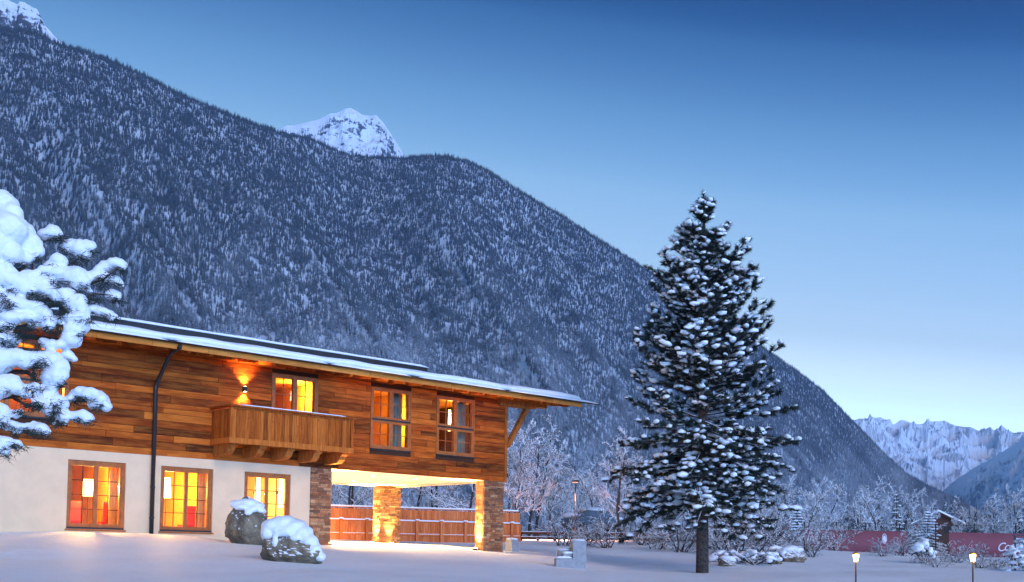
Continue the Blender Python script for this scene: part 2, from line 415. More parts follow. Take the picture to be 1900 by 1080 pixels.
# --- forest: tens of thousands of snowy spruces, one mass
def spruce_proto(seed, tiers=7, spikes=8):
    rg = random.Random(seed); m = MB()
    w = rg.uniform(0.15, 0.20)
    m.tube([(0,0,-0.05),(0,0,0.9)], [0.014, 0.004], 4, False)
    for k in range(tiers):
        f = k/(tiers-1); z = 0.10+0.80*f; R = w*(1-f)**0.8+0.018; hgt = 0.19*(1-0.45*f)
        c = len(m.v); a0 = rg.uniform(0, 6)
        vs = [(rg.uniform(-.004,.004), 0, z+hgt)]; fs = []
        for q in range(spikes):
            a = a0+2*math.pi*q/spikes+rg.uniform(-.15,.15); rr = R*rg.uniform(0.72, 1.15)
            vs.append((rr*math.cos(a), rr*math.sin(a), z-rg.uniform(0.0, 0.03)))
            a += math.pi/spikes; ri = R*0.42
            vs.append((ri*math.cos(a), ri*math.sin(a), z+hgt*0.38))
        n = 2*spikes
        for q in range(n): fs.append((0, 1+q, 1+(q+1) % n))
        m.add(vs, fs)
    return m
t = NT('spruce_snow'); tc = t.n('ShaderNodeTexCoord'); oi = t.n('ShaderNodeObjectInfo')
mp = t.n('ShaderNodeMapping'); mp.inputs['Scale'].default_value = (1, 1, 1.3)
ml = t.n('ShaderNodeMath', operation='MULTIPLY'); ml.inputs[1].default_value = 40.0
t.l(oi.outputs['Random'], ml.inputs[0]); t.l(ml.outputs[0], mp.inputs['Location']); t.l(tc.outputs['Object'], mp.inputs['Vector'])
n1 = t.noise(17.0, mp.outputs[0], 3, 0.7)
ge = t.n('ShaderNodeNewGeometry'); sp = t.n('ShaderNodeSeparateXYZ'); t.l(ge.outputs['Position'], sp.inputs[0])
hgt = t.remap(sp.outputs[2], 250, 1500, 0.0, 0.20)            # less snow on the trees towards the crest
big = t.n('ShaderNodeTexNoise'); big.inputs['Scale'].default_value = 0.0028; big.inputs['Detail'].default_value = 3
t.l(ge.outputs['Position'], big.inputs['Vector'])
th = t.math('ADD', t.math('ADD', 0.555, hgt), t.math('MULTIPLY', t.math('SUBTRACT', 0.5, big.outputs['Fac']), 0.22))
th = t.math('ADD', th, t.math('MULTIPLY', t.math('SUBTRACT', oi.outputs['Random'], 0.5), 0.05))
da_ = t.n('ShaderNodeAttribute', attribute_type='INSTANCER', attribute_name='dk'); th = t.math('ADD', th, t.math('MULTIPLY', da_.outputs['Fac'], 0.16))   # painted gully shade: less snow darkens one bank, more lightens the other
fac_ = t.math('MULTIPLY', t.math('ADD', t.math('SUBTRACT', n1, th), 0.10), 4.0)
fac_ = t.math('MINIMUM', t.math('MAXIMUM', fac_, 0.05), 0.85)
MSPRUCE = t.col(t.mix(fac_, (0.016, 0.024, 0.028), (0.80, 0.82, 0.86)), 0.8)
protos = []
for sd in range(5):
    me = spruce_proto(sd).mesh('spruce', MSPRUCE); protos.append(bpy.data.objects.new('spruce', me))
rg = np.random.default_rng(5)
_gul = [((300,500),(385,620),3.0), ((545,430),(665,600),3.5), ((770,385),(910,610),4.5), ((940,630),(1020,750),3.5), ((690,300),(800,440),2.5), ((1000,440),(1090,560),3.0), ((1180,600),(1270,720),3.0), ((876,428),(898,455),5.0), ((150,330),(260,470),2.5), ((430,330),(520,430),2.5), ((620,560),(700,660),3.0), ((1340,620),(1440,740),2.5), ((1090,620),(1180,760),2.5)]
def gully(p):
    """narrow avalanche tracks run down the slope: no trees in the track, painted shade darkens its right bank, painted light lifts the left"""
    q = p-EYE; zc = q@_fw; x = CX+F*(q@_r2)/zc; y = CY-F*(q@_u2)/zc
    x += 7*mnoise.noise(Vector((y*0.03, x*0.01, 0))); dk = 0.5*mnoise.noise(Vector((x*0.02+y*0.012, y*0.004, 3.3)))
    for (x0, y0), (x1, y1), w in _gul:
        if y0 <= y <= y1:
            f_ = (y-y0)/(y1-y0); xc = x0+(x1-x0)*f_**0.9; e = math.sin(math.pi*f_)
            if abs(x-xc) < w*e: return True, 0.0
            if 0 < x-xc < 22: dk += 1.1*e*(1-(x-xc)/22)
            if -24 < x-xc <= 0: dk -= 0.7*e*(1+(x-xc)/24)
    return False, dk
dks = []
pts = []; rot = []; scl = []; pid = []
N = 165000
pxs = rg.uniform(-130, 1800, N); tt = rg.uniform(0.0, 1.0, N)**0.92
for px, tv in zip(pxs, tt):
    d = interp(RID_A, px)
    # keep density per area: nearer columns are narrower on the ground
    if rg.random() > (interp(BAS_A, px)*(1-tv)+d*tv)/6300: continue
    p = mtnA(px, tv)
    cl = fbm((p[0]*0.004, p[1]*0.004, p[2]*0.004), 3)
    if cl > 0.95: continue                                    # clearings with bare snow
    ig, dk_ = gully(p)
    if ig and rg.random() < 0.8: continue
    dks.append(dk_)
    pts.append(p-np.array([0, 0, 0.5])); rot.append(rg.uniform(0, 6.28)); pid.append(rg.integers(0, 5))
    scl.append(rg.uniform(17, 32)*(1-0.25*tv)*(1.0 if rg.random() < 0.93 else 1.25))
# crest line
for px in np.arange(-120, 1790, 0.9):
    p = mtnA(px+rg.uniform(-.5, .5), 0.993+rg.uniform(-0.01, 0.006)); pts.append(p); rot.append(rg.uniform(0, 6.28)); pid.append(rg.integers(0, 5)); scl.append(rg.uniform(12, 24))
# valley-floor wood beyond the meadow
for k in range(2600):
    px = rg.uniform(1330, 2000); d = rg.uniform(300, 2600) if px > 1560 else rg.uniform(420, 2600)
    r = ray(px, 1045); p = np.array([r[0]*d, d, 2.4]); pts.append(p); rot.append(rg.uniform(0, 6.28)); pid.append(rg.integers(0, 5)); scl.append(rg.uniform(11, 20))
me = bpy.data.meshes.new('conifer_forest'); me.from_pydata([tuple(p) for p in pts], [], [])
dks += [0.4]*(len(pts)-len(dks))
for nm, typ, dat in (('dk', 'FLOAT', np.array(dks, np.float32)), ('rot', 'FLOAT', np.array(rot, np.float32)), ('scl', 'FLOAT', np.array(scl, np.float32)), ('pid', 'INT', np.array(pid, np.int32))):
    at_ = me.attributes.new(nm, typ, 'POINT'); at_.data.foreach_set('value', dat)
fo = link('conifer_forest', me, None, 'stuff'); tag(fo, 'snow dusted conifer forest covering the whole mountainside', 'forest')
ng = bpy.data.node_groups.new('scatter', 'GeometryNodeTree')
ng.interface.new_socket('Geometry', in_out='INPUT', socket_type='NodeSocketGeometry'); ng.interface.new_socket('Geometry', in_out='OUTPUT', socket_type='NodeSocketGeometry')
gi = ng.nodes.new('NodeGroupInput'); go = ng.nodes.new('NodeGroupOutput')
inst = ng.nodes.new('GeometryNodeInstanceOnPoints'); jn = ng.nodes.new('GeometryNodeJoinGeometry')
for p in protos:
    ob = ng.nodes.new('GeometryNodeObjectInfo'); ob.inputs[0].default_value = p; ob.inputs['As Instance'].default_value = True
    ng.links.new(ob.outputs['Geometry'], jn.inputs[0])
def nattr(nm, typ):
    a = ng.nodes.new('GeometryNodeInputNamedAttribute'); a.data_type = typ; a.inputs[0].default_value = nm; return a.outputs[0]
cr = ng.nodes.new('ShaderNodeCombineXYZ'); ng.links.new(nattr('rot', 'FLOAT'), cr.inputs[2])
ng.links.new(gi.outputs[0], inst.inputs['Points']); ng.links.new(jn.outputs[0], inst.inputs['Instance'])
inst.inputs['Pick Instance'].default_value = True
ng.links.new(nattr('pid', 'INT'), inst.inputs['Instance Index']); ng.links.new(cr.outputs[0], inst.inputs['Rotation'])
cs = ng.nodes.new('ShaderNodeCombineXYZ'); sa = nattr('scl', 'FLOAT')
for k in range(3): ng.links.new(sa, cs.inputs[k])
ng.links.new(cs.outputs[0], inst.inputs['Scale']); ng.links.new(inst.outputs[0], go.inputs[0])
fo.modifiers.new('scatter', 'NODES').node_group = ng

# --- bare snowy peaks
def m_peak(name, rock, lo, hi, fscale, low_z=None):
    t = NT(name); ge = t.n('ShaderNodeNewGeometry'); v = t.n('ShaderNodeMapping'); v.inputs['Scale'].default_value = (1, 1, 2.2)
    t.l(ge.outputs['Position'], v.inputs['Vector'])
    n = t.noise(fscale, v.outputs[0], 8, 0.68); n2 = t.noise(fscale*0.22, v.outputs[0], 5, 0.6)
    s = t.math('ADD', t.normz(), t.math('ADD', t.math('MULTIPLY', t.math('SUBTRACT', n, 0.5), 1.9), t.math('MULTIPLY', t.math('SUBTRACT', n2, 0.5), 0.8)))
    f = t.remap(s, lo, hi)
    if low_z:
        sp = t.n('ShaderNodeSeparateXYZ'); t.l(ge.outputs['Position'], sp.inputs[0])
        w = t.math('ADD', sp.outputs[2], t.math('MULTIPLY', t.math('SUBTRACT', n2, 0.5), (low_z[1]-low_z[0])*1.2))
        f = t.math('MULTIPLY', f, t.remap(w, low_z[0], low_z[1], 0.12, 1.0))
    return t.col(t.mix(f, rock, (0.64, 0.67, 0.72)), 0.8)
def peak(name, sky_tab, dist_tab, foot_drop, run, mat_, step, nt=60, amp=0.06, kscale=1.0, back=1.0, jag=1.0, ek=8):
    """crest polyline, slope towards the viewer of given run and a shorter far side"""
    xs = np.arange(sky_tab[0][0], sky_tab[-1][0]+0.1, step)
    tv = np.concatenate([np.linspace(-back, 0, max(4, nt//5))[:-1], np.linspace(0, 1, nt)])
    m = MB(); rows = []
    for px in xs:
        ys = interp(sky_tab, px)+jag*(fbm((px/14.0, 2.2, foot_drop*0.01), 4)*1.0+fbm((px/4.0, 7.7, 1.0), 3)*0.35); d0 = interp(dist_tab, px); r = ray(px, ys); ln = math.hypot(r[0], 1)
        h = np.array([r[0], 1])/ln; zr = 1.6+r[2]/ln*d0*ln; R0 = d0*ln; rw = []
        for t_ in tv:
            d = R0-run*t_ if t_ >= 0 else R0-run*t_
            z = zr-foot_drop*abs(t_)**0.9
            env = min(1, abs(t_)*ek)*min(1, 1.3-abs(t_)) if abs(t_) > 0 else 0
            k = kscale*3.0/ (run if run else 1)
            rr = ridged((h[0]*d*k, h[1]*d*k, z*k*1.5), 6)-1.0
            z += rr*foot_drop*amp*env
            rw.append((h[0]*d, h[1]*d, z))
        rows.append(rw)
    n = len(tv); m.v = [p for rw in rows for p in rw]
    m.f = [(i*n+j, i*n+j+1, (i+1)*n+j+1, (i+1)*n+j) for i in range(len(rows)-1) for j in range(n-1)]
    # make faces look up
    m.f = [f[::-1] for f in m.f]
    return m.build(name, mat_, None, False, 'structure')
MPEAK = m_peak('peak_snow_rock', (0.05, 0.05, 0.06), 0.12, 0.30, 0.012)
peak('snowy_peak', [(470,262),(500,250),(522,238),(533,233),(545,233),(565,228),(590,222),(612,211),(630,208),(640,202),(650,200),(660,205),(672,213),(688,215),(698,214),(710,226),(722,243),(735,263),(750,288),(775,300),(800,330)],
     [(470,8800),(650,9000),(800,9100)], 1500, 2200, MPEAK, 1.2, 150, 0.10, 2.0, 1.0, 0.6)
MCRAG = m_peak('crag_snow_rock', (0.05, 0.045, 0.055), 0.15, 0.40, 0.02)
peak('rocky_crag', [(-260,-190),(-120,-70),(-40,-20),(0,-6),(20,2),(32,8),(36,3),(45,4),(55,10),(60,14),(68,16),(73,24),(78,36),(86,50),(100,66),(130,95)],
     [(-260,5000),(130,5200)], 1100, 1000, MCRAG, 1.2, 100, 0.09, 2.4, 1.0, 0.7)
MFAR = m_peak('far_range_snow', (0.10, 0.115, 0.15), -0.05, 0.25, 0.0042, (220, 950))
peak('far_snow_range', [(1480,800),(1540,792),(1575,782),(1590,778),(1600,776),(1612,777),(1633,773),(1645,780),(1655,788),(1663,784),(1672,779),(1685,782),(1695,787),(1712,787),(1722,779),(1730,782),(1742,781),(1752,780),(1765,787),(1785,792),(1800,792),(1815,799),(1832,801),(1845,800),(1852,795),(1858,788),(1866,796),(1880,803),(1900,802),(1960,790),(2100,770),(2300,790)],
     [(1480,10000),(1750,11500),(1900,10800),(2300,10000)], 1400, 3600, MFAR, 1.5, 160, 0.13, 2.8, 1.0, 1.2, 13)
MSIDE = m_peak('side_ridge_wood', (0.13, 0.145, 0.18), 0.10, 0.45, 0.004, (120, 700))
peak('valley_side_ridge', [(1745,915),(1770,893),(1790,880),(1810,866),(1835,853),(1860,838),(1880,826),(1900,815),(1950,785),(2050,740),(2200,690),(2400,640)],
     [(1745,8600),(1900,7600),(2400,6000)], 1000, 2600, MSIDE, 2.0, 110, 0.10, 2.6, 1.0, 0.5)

# ------------------------------------------------------------------ the chalet
GZ0 = 1.2            # foundation (below the snow)
ZF = 4.36            # underside of the timber storey
ZT = 7.26            # top of the facade under the roof
XL = -21.0           # facade runs from x = XL (left, out of frame) to x = 0 (right corner)
DEP = 6.4            # depth of the building
house = thing('chalet', 'long timber clad chalet on white plinth with snowy roof and carport on stone pillars', 'chalet', Vector(HC), HANG)

GWIN = [(-15.74, -14.13), (-13.10, -11.48), (-10.46, -8.87)]      # ground-floor windows (x0, x1)
GWZ = (2.24, 4.07)
UWIN = [(-17.45, -15.80), (-5.95, -4.30), (-3.21, -1.51)]         # upper windows
UWZ = (5.11, 7.10)
DOOR = (-9.62, -7.98, 4.92, 7.10)
PIER_L = -8.17
def strips(x0, x1, z0, z1, holes):
    """rectangles that cover (x0..x1, z0..z1) minus the holes"""
    xs = sorted({x0, x1, *[h[0] for h in holes], *[h[1] for h in holes]}); xs = [x for x in xs if x0 <= x <= x1]
    for a, b in zip(xs[:-1], xs[1:]):
        cut = sorted([(h[2], h[3]) for h in holes if h[0] <= a+1e-6 and h[1] >= b-1e-6])
        z = z0
        for c, d in cut:
            if c > z: yield a, b, z, c
            z = max(z, d)
        if z < z1: yield a, b, z, z1
gh = [(a, b, *GWZ) for a, b in GWIN]; uh = [(a, b, *UWZ) for a, b in UWIN]+[DOOR]
m = MB()
for a, b, c, d in strips(XL, PIER_L, GZ0, ZF-0.006, gh): m.box((a, 0, c), (b, 0.36, d))
m.box((XL, DEP-0.3, GZ0), (PIER_L, DEP, ZF-0.006)); m.box((XL, 0.362, GZ0), (XL+0.3, DEP-0.302, ZF-0.006)); m.box((PIER_L-0.32, 0.362, GZ0), (PIER_L-0.004, DEP-0.302, ZF-0.006))
m.build('plinth_wall', MSTUCCO, house)
m = MB()
for a, b, c, d in strips(XL, 0, ZF, ZT+0.25, uh): m.box((a, 0.012, c), (b, 0.30, d))
m.box((XL, DEP-0.3, ZF), (0, DEP, ZT+0.3)); m.box((XL, 0.302, ZF), (XL+0.3, DEP-0.302, ZT+0.3)); m.box((-0.3, 0.302, ZF), (0, DEP-0.302, ZT+0.3))
m.build('timber_wall', m_plain('dark_backing', (0.06, 0.022, 0.01), 0.9), house)
# cladding: every plank its own piece
clad = link('cladding', None, house); rg = random.Random(11)
row_h = []
z = ZF-0.02
while z < ZT+0.12:
    h = rg.choice([0.13, 0.15, 0.17, 0.19, 0.21]); row_h.append((z, h)); z += h
for z, h in row_h:
    x = XL
    while x < -0.02:
        L = rg.uniform(1.4, 4.2); e = min(0.0, x+L)
        if e > -0.8: e = 0.0
        segs = [(x, e)]
        for (a, b, c, d) in uh:
            if z+h > c-0.03 and z < d+0.03:
                ns = []
                for s0, s1 in segs:
                    if s1 <= a or s0 >= b: ns.append((s0, s1)); continue
                    if s0 < a: ns.append((s0, a-0.003))
                    if s1 > b: ns.append((b+0.003, s1))
                segs = ns
        for s0, s1 in segs:
            if s1-s0 < 0.04: continue
            pr = rg.uniform(0.018, 0.034); w = s1-s0-0.004; hh = h-0.005
            m = MB(); c = 0.004
            m.add([(0,0,0),(w,0,0),(w,0,hh),(0,0,hh),(c,-pr,c),(w-c,-pr,c),(w-c,-pr,hh-c),(c,-pr,hh-c)],
                  [(4,5,6,7),(0,1,5,4),(1,2,6,5),(2,3,7,6),(3,0,4,7)])
            m.build('plank', MPLANK, clad, loc=(s0+0.002, 0.011, z))
        x = e
# gable-end boards (right side)
z = ZF-0.02
while z < ZT+0.2:
    h = rg.choice([0.16, 0.19, 0.22]); w = DEP-0.02
    m = MB().box((0.001, 0.01, 0), (rg.uniform(0.02, 0.034), w, h-0.006)); m.build('plank', MPLANK, clad, loc=(0, 0, z)); z += h
# corner board
m = MB().box((-0.07, -0.05, ZF-0.03), (0.045, 0.006, ZT+0.1)); m.build('corner_board', MBEAM, house)

# ---- windows
def window(x0, x1, z0, z1, kind, rows):
    w = thing_part('window', house)
    fy0, fy1 = (0.05, 0.13) if kind == 'ground' else (-0.035, 0.10)
    outer = MFRAME
    fw = 0.085 if kind == 'ground' else 0.045
    m = MB(); m.box((x0, fy0, z0), (x0+fw, fy1, z1)); m.box((x1-fw, fy0, z0), (x1, fy1, z1))
    m.box((x0+fw, fy0+0.002, z1-fw), (x1-fw, fy1, z1)); m.box((x0+fw, fy0+0.002, z0), (x1-fw, fy1, z0+fw))
    m.build('frame', outer, w)
    if kind == 'ground':
        MB().box((x0-0.03, -0.05, z0-0.05), (x1+0.03, 0.10, z0-0.004)).build('sill', MFRAME, w)
        MB().box((x0+0.002, 0.03, z0+0.002), (x1-0.002, 0.049, z0+0.05)).build('drip_rail', MDARK, w)
    else:
        MB().box((x0-0.01, -0.06, z0-0.045), (x1+0.01, 0.03, z0-0.004)).build('sill', MDARK, w)
    ix0, ix1, iz0, iz1 = x0+fw, x1-fw, z0+fw, z1-fw
    mid = (ix0+ix1)/2; sf = 0.06 if kind == 'ground' else 0.075; sy0, sy1 = fy0+0.012, fy1-0.015
    zs = [(iz0, iz1)] if kind != 'upper' else [(iz0, iz0+(iz1-iz0)*0.46), (iz0+(iz1-iz0)*0.46+0.05, iz1)]
    if kind == 'upper':
        MB().box((ix0, fy0-0.01, zs[0][1]), (ix1, fy1-0.01, zs[1][0])).build('transom', MDARK, w)
    for a, b in ((ix0, mid), (mid, ix1)):
        for c, d in zs:
            m = MB(); e = 0.001
            m.box((a+e, sy0, c+e), (a+sf, sy1, d-e)); m.box((b-sf, sy0, c+e), (b-e, sy1, d-e))
            m.box((a+sf, sy0+.002, d-sf), (b-sf, sy1-.002, d-e)); m.box((a+sf, sy0+.002, c+e), (b-sf, sy1-.002, c+sf))
            m.build('sash', MFRAME, w)
            ga, gb, gc, gd = a+sf, b-sf, c+sf, d-sf; nr_ = rows if kind != 'upper' else 2
            mw = 0.022; ym = (sy0+sy1)/2
            m = MB(); xm = (ga+gb)/2
            m.box((xm-mw/2, ym-.016, gc), (xm+mw/2, ym+.016, gd))
            for k in range(1, nr_):
                zz = gc+(gd-gc)*k/nr_
                m.box((ga, ym-.014, zz-mw/2), (xm-mw/2, ym+.014, zz+mw/2)); m.box((xm+mw/2, ym-.014, zz-mw/2), (gb, ym+.014, zz+mw/2))
            m.build('glazing_bar', MRAIL if kind == 'ground' else MFRAME, w)
            pw, ph = xm-mw/2-ga, (gd-gc)/nr_-mw
            pm = MB().box((0, -.003, 0), (pw, .003, ph)).mesh('pane', MGLASS)
            for k in range(nr_):
                for xx in (ga, xm+mw/2):
                    link('pane', pm, w, loc=(xx, ym, gc+(gd-gc)*k/nr_+(mw/2 if k else 0)))
    return w
def thing_part(name, parent):
    o = bpy.data.objects.new(name, None); COL.objects.link(o); o.parent = parent; o.empty_display_size = 0.1; return o
for a, b in GWIN: window(a, b, *GWZ, 'ground', 4)
for a, b in UWIN: window(a, b, *UWZ, 'upper', 4)
window(DOOR[0], DOOR[1], DOOR[2], DOOR[3], 'door', 4)

# ---- roof
EY = -1.25; SL = 0.135                                  # eave line and slope
def roof_z(y): return 7.27+(y-EY)*SL                     # underside of the deck
RX0, RX1 = XL-1.0, 2.55
roof = thing_part('roof', house)
RID = DEP/2
m = MB()
m.prism([(EY, roof_z(EY)), (RID, roof_z(RID)), (RID, roof_z(RID)+0.10), (EY, roof_z(EY)+0.10)], RX0, RX1)
m.prism([(RID, roof_z(RID)), (DEP+1.25, roof_z(EY)), (DEP+1.25, roof_z(EY)+0.10), (RID, roof_z(RID)+0.10)], RX0, RX1)
m.build('roof_deck', MSOFFIT, roof)
# eave boards under the edge, each with its joint
x = RX0; rg = random.Random(4)
while x < RX1-0.05:
    L = rg.uniform(1.5, 1.9); e = min(RX1, x+L)
    if RX1-e < 0.4: e = RX1
    MB().prism([(EY-0.02, roof_z(EY)-0.03), (EY+0.34, roof_z(EY+0.34)-0.03), (EY+0.34, roof_z(EY+0.34)-0.001), (EY-0.02, roof_z(EY)-0.001)], x+0.008, e-0.008).build('eave_board', MSOFFIT, roof)
    MB().box((x+0.006, EY-0.045, roof_z(EY)-0.115), (e-0.006, EY-0.021, roof_z(EY)+0.10)).build('fascia_board', MSOFFIT, roof)
    x = e
# rafters
rm = None; x = RX0+0.3; k = 0
while x < RX1:
    m = MB(); y0 = EY+0.36
    m.prism([(y0, roof_z(y0)-0.05), (y0+0.05, roof_z(y0)-0.15), (0.4, roof_z(0.4)-0.15), (0.4, roof_z(0.4)-0.002), (y0, roof_z(y0)-0.002)], -0.05, 0.05)
    if rm is None: rm = m.mesh('rafter', MBEAM)
    link('rafter', rm, roof, loc=(x, 0, 0)); x += 0.685
# purlins carrying the gable overhang, with braces
for py in (-0.02, DEP+0.02, RID):
    zt = roof_z(py if py < RID+.01 else DEP-py)-0.155
    MB().prism([(-0.4, zt-0.24), (1.15, zt-0.24), (1.22, zt-0.20), (1.4, zt-0.20), (1.45, zt-0.14), (1.9, zt-0.14), (1.95, zt), (-0.4, zt)], py-0.11, py+0.11, 'y').build('purlin', MBEAM, roof)
    br = MB(); br.bar((0.06, py, 5.62), (1.0, py, zt-0.22), 0.16, 0.17, (0, 1, 0)); br.build('brace', MBEAM, roof)
# snow on the roof: lofted along the eave, slightly uneven
def snow_loft(name, x0, x1, prof, parent, step=0.3, amp=0.02, seed=0.0, endr=0.35):
    m = MB(); n = len(prof); cnt = max(2, int((x1-x0)/step)); vs = []; fs = []
    for i in range(cnt+1):
        x = x0+(x1-x0)*i/cnt
        de = min(x-x0, x1-x); kz = math.sqrt(max(0.0, 1-(1-min(1, de/endr))**2)) if endr else 1.0
        zb = prof[0][1]
        for q, (y, z) in enumerate(prof):
            dz = amp*mnoise.noise(Vector((x*0.8, y*2+seed, seed)))*(1 if 0 < q < n-1 else 0.3)
            vs.append((x, y+0.5*dz, z-(1-kz)*(z-(zb+SL*(y-prof[0][0])))*0.9+dz))
        if i < cnt:
            for q in range(n): fs.append((i*n+q, i*n+(q+1) % n, (i+1)*n+(q+1) % n, (i+1)*n+q))
    fs.append(tuple(range(n))); fs.append(tuple(range(cnt*n, cnt*n+n))[::-1])
    m.add(vs, fs); return m.build(name, MSNOW_ROOF, parent, True)
def rz(y): return roof_z(y)+0.105
snow_loft('snow_layer', RX0, RX1-0.02, [(EY-0.06, rz(EY)), (EY-0.12, rz(EY)+0.07), (EY-0.10, rz(EY)+0.15), (EY+0.02, rz(EY)+0.205), (EY+0.25, rz(EY+.25)+0.225), (EY+0.9, rz(EY+0.9)+0.21), (RID, rz(RID)+0.22), (RID, rz(RID))], roof, 0.2, 0.06, 1.3)
snow_loft('snow_layer', RX0, RX1-0.02, [(RID+.01, rz(RID)), (RID+.01, rz(RID)+0.22), (DEP+1.1, rz(EY)+0.2), (DEP+1.3, rz(EY)+0.05), (DEP+1.28, rz(EY))], roof, 0.6, 0.02, 5.0)
# raised dark snow board near the eave, with its own lip of snow
x0b, x1b = RX0+0.2, -3.95
yb = EY+0.85; zb0 = rz(yb)+0.27
MB().prism([(yb, zb0-0.12), (yb+0.04, zb0-0.12), (yb+0.9, zb0+0.10), (yb+0.9, zb0+0.22), (yb, zb0+0.135)], x0b, x1b).build('solar_panel_edge', MDARK, roof)
snow_loft('panel_snow', x0b, x1b+0.05, [(yb-0.03, zb0+0.14), (yb-0.045, zb0+0.18), (yb+0.02, zb0+0.215), (yb+0.3, zb0+0.25), (yb+0.92, zb0+0.32), (yb+0.92, zb0+0.23)], roof, 0.3, 0.02, 8.0, 0.1)
# gutter with a thin line of snow, reaching past the gable
gut = MB()
for a, b in ((RX0, 3.35),):
    pr = [(EY-0.06+0.075*math.cos(an)-0.06, roof_z(EY)+0.085+0.06*math.sin(an)) for an in np.linspace(math.pi, 2*math.pi, 8)]
    pi_ = [(EY-0.06+0.066*math.cos(an)-0.06, roof_z(EY)+0.088+0.053*math.sin(an)) for an in np.linspace(2*math.pi, math.pi, 8)]
    gut.prism(pr+pi_, a, b)
gut.build('gutter', MDARK, roof)
gs = random.Random(3); x = RX0+0.2
while x < 3.2:
    e = min(3.3, x+gs.uniform(3, 6))
    snow_loft('gutter_snow', x, e, [(EY-0.195, roof_z(EY)+0.06), (EY-0.20, roof_z(EY)+0.10), (EY-0.14, roof_z(EY)+0.14), (EY-0.08, roof_z(EY)+0.12), (EY-0.075, roof_z(EY)+0.06)], roof, 0.3, 0.012, x, 0.25)
    x = e+gs.uniform(0.1, 0.35)
# downpipe
pxp = -13.38
dp = MB().tube([(pxp, -0.09, 1.3), (pxp, -0.09, 6.25), (pxp+0.02, -0.13, 6.38), (pxp+0.03, -0.75, 7.0), (pxp+0.03, -0.95, 7.12), (pxp+0.03, EY-0.12, 7.2), (pxp+0.03, EY-0.12, 7.27)], 0.058, 10)
dpo = dp.build('downpipe', MDARK, house, True)
for zz in (2.6, 3.45, 5.6): MB().lathe([(0.068, -0.025), (0.068, 0.025)], (pxp, -0.09, zz), 12).build('pipe_clip', MDARK, dpo)

# ---- balcony
BX0, BX1, BY, BZ0, BZ1 = -11.62, -7.40, -1.1, 4.86, 5.80
bal = thing_part('balcony', house)
MB().box((BX0, BY, BZ0-0.05), (BX1, -0.04, BZ0)).build('floor', MBEAM, bal)
MB().box((BX0-0.02, BY-0.035, BZ0-0.10), (BX1+0.02, BY-0.001, BZ0+0.06)).build('edge_board', MBALC, bal)
for xx in (BX0-0.02, BX1-0.012): MB().box((xx, BY, BZ0-0.098), (xx+0.032, -0.03, BZ0+0.058)).build('edge_board', MBALC, bal)
rg = random.Random(21)
def slats(p0, p1, fixed, axis):
    x = p0
    while x < p1-0.02:
        w = rg.choice([0.09, 0.11, 0.13, 0.15, 0.17]); e = min(p1, x+w); o = rg.uniform(-0.012, 0.012); zt = BZ1-0.06; m = MB()
        if axis == 'x': m.box((0, fixed+o, BZ0+0.061), (e-x-0.007, fixed+o+0.025, zt))
        else: m.box((fixed+o, 0, BZ0+0.061), (fixed+o+0.025, e-x-0.007, zt))
        m.build('slat', MBALC, bal, loc=((x, 0, 0) if axis == 'x' else (0, x, 0))); x = e
slats(BX0+0.09, BX1-0.09, BY+0.01, 'x'); slats(BY+0.09, -0.04, BX0+0.01, 'y'); slats(BY+0.09, -0.04, BX1-0.035, 'y')
for xx in (BX0-0.005, BX1-0.085): MB().box((xx, BY-0.03, BZ0+0.062), (xx+0.09, BY+0.06, BZ1-0.02)).build('post', MBALC, bal)
MB().box((BX0-0.06, BY-0.09, BZ1), (BX1+0.06, BY+0.10, BZ1+0.05)).build('handrail', MBALC, bal)
for xx in (BX0-0.06, BX1-0.10): MB().box((xx, BY+0.101, BZ1), (xx+0.16, -0.04, BZ1+0.05)).build('handrail', MBALC, bal)
MB().box((BX0+0.02, BY-0.02, BZ1-0.06), (BX1-0.02, BY+0.035, BZ1-0.002)).build('top_rail', MBALC, bal)
snow_loft('rail_snow', BX0+0.2, BX1-0.25, [(BY-0.085, BZ1+0.05), (BY-0.08, BZ1+0.075), (BY-0.02, BZ1+0.085), (BY+0.05, BZ1+0.051)], bal, 0.2, 0.006, 2.0, 0.1)
for k in range(5):
    xc = BX0+0.20+k*(BX1-BX0-0.40)/4
    MB().prism([(-0.03, 4.44), (-0.72, 4.47), (-0.86, 4.56), (-0.90, 4.66), (-1.0, 4.71), (-1.02, 4.805), (-0.03, 4.805)], xc-0.11, xc+0.11).build('bracket', MBEAM, bal)

# ---- wall sconce (lit): narrow up and down beams
sx, sz = fac(455, 722, 0.1)
sco = thing_part('wall_sconce', house)
MB().box((sx-0.05, -0.13, sz-0.075), (sx+0.05, -0.025, sz+0.075)).build('sconce_body', MDARK, sco)
MLAMP = m_emit('warm_lamp', (1.0, 0.62, 0.22), 25.0)
for s_ in (-1, 1):
    MB().lathe([(0.034, 0), (0.034, 0.006)], (sx, -0.085, sz+s_*0.078-0.003), 12).build('lens', MLAMP, sco)
    ld = bpy.data.lights.new('sconce_beam', 'SPOT'); ld.energy = 170; ld.color = (1.0, 0.50, 0.12); ld.spot_size = math.radians(110); ld.spot_blend = 1.0; ld.shadow_soft_size = 0.03
    lo = bpy.data.objects.new('sconce_beam', ld); COL.objects.link(lo); lo.parent = sco; lo.location = (sx, -0.10, sz+s_*0.10)
    lo.rotation_euler = (math.radians(180) if s_ > 0 else 0, 0, 0)

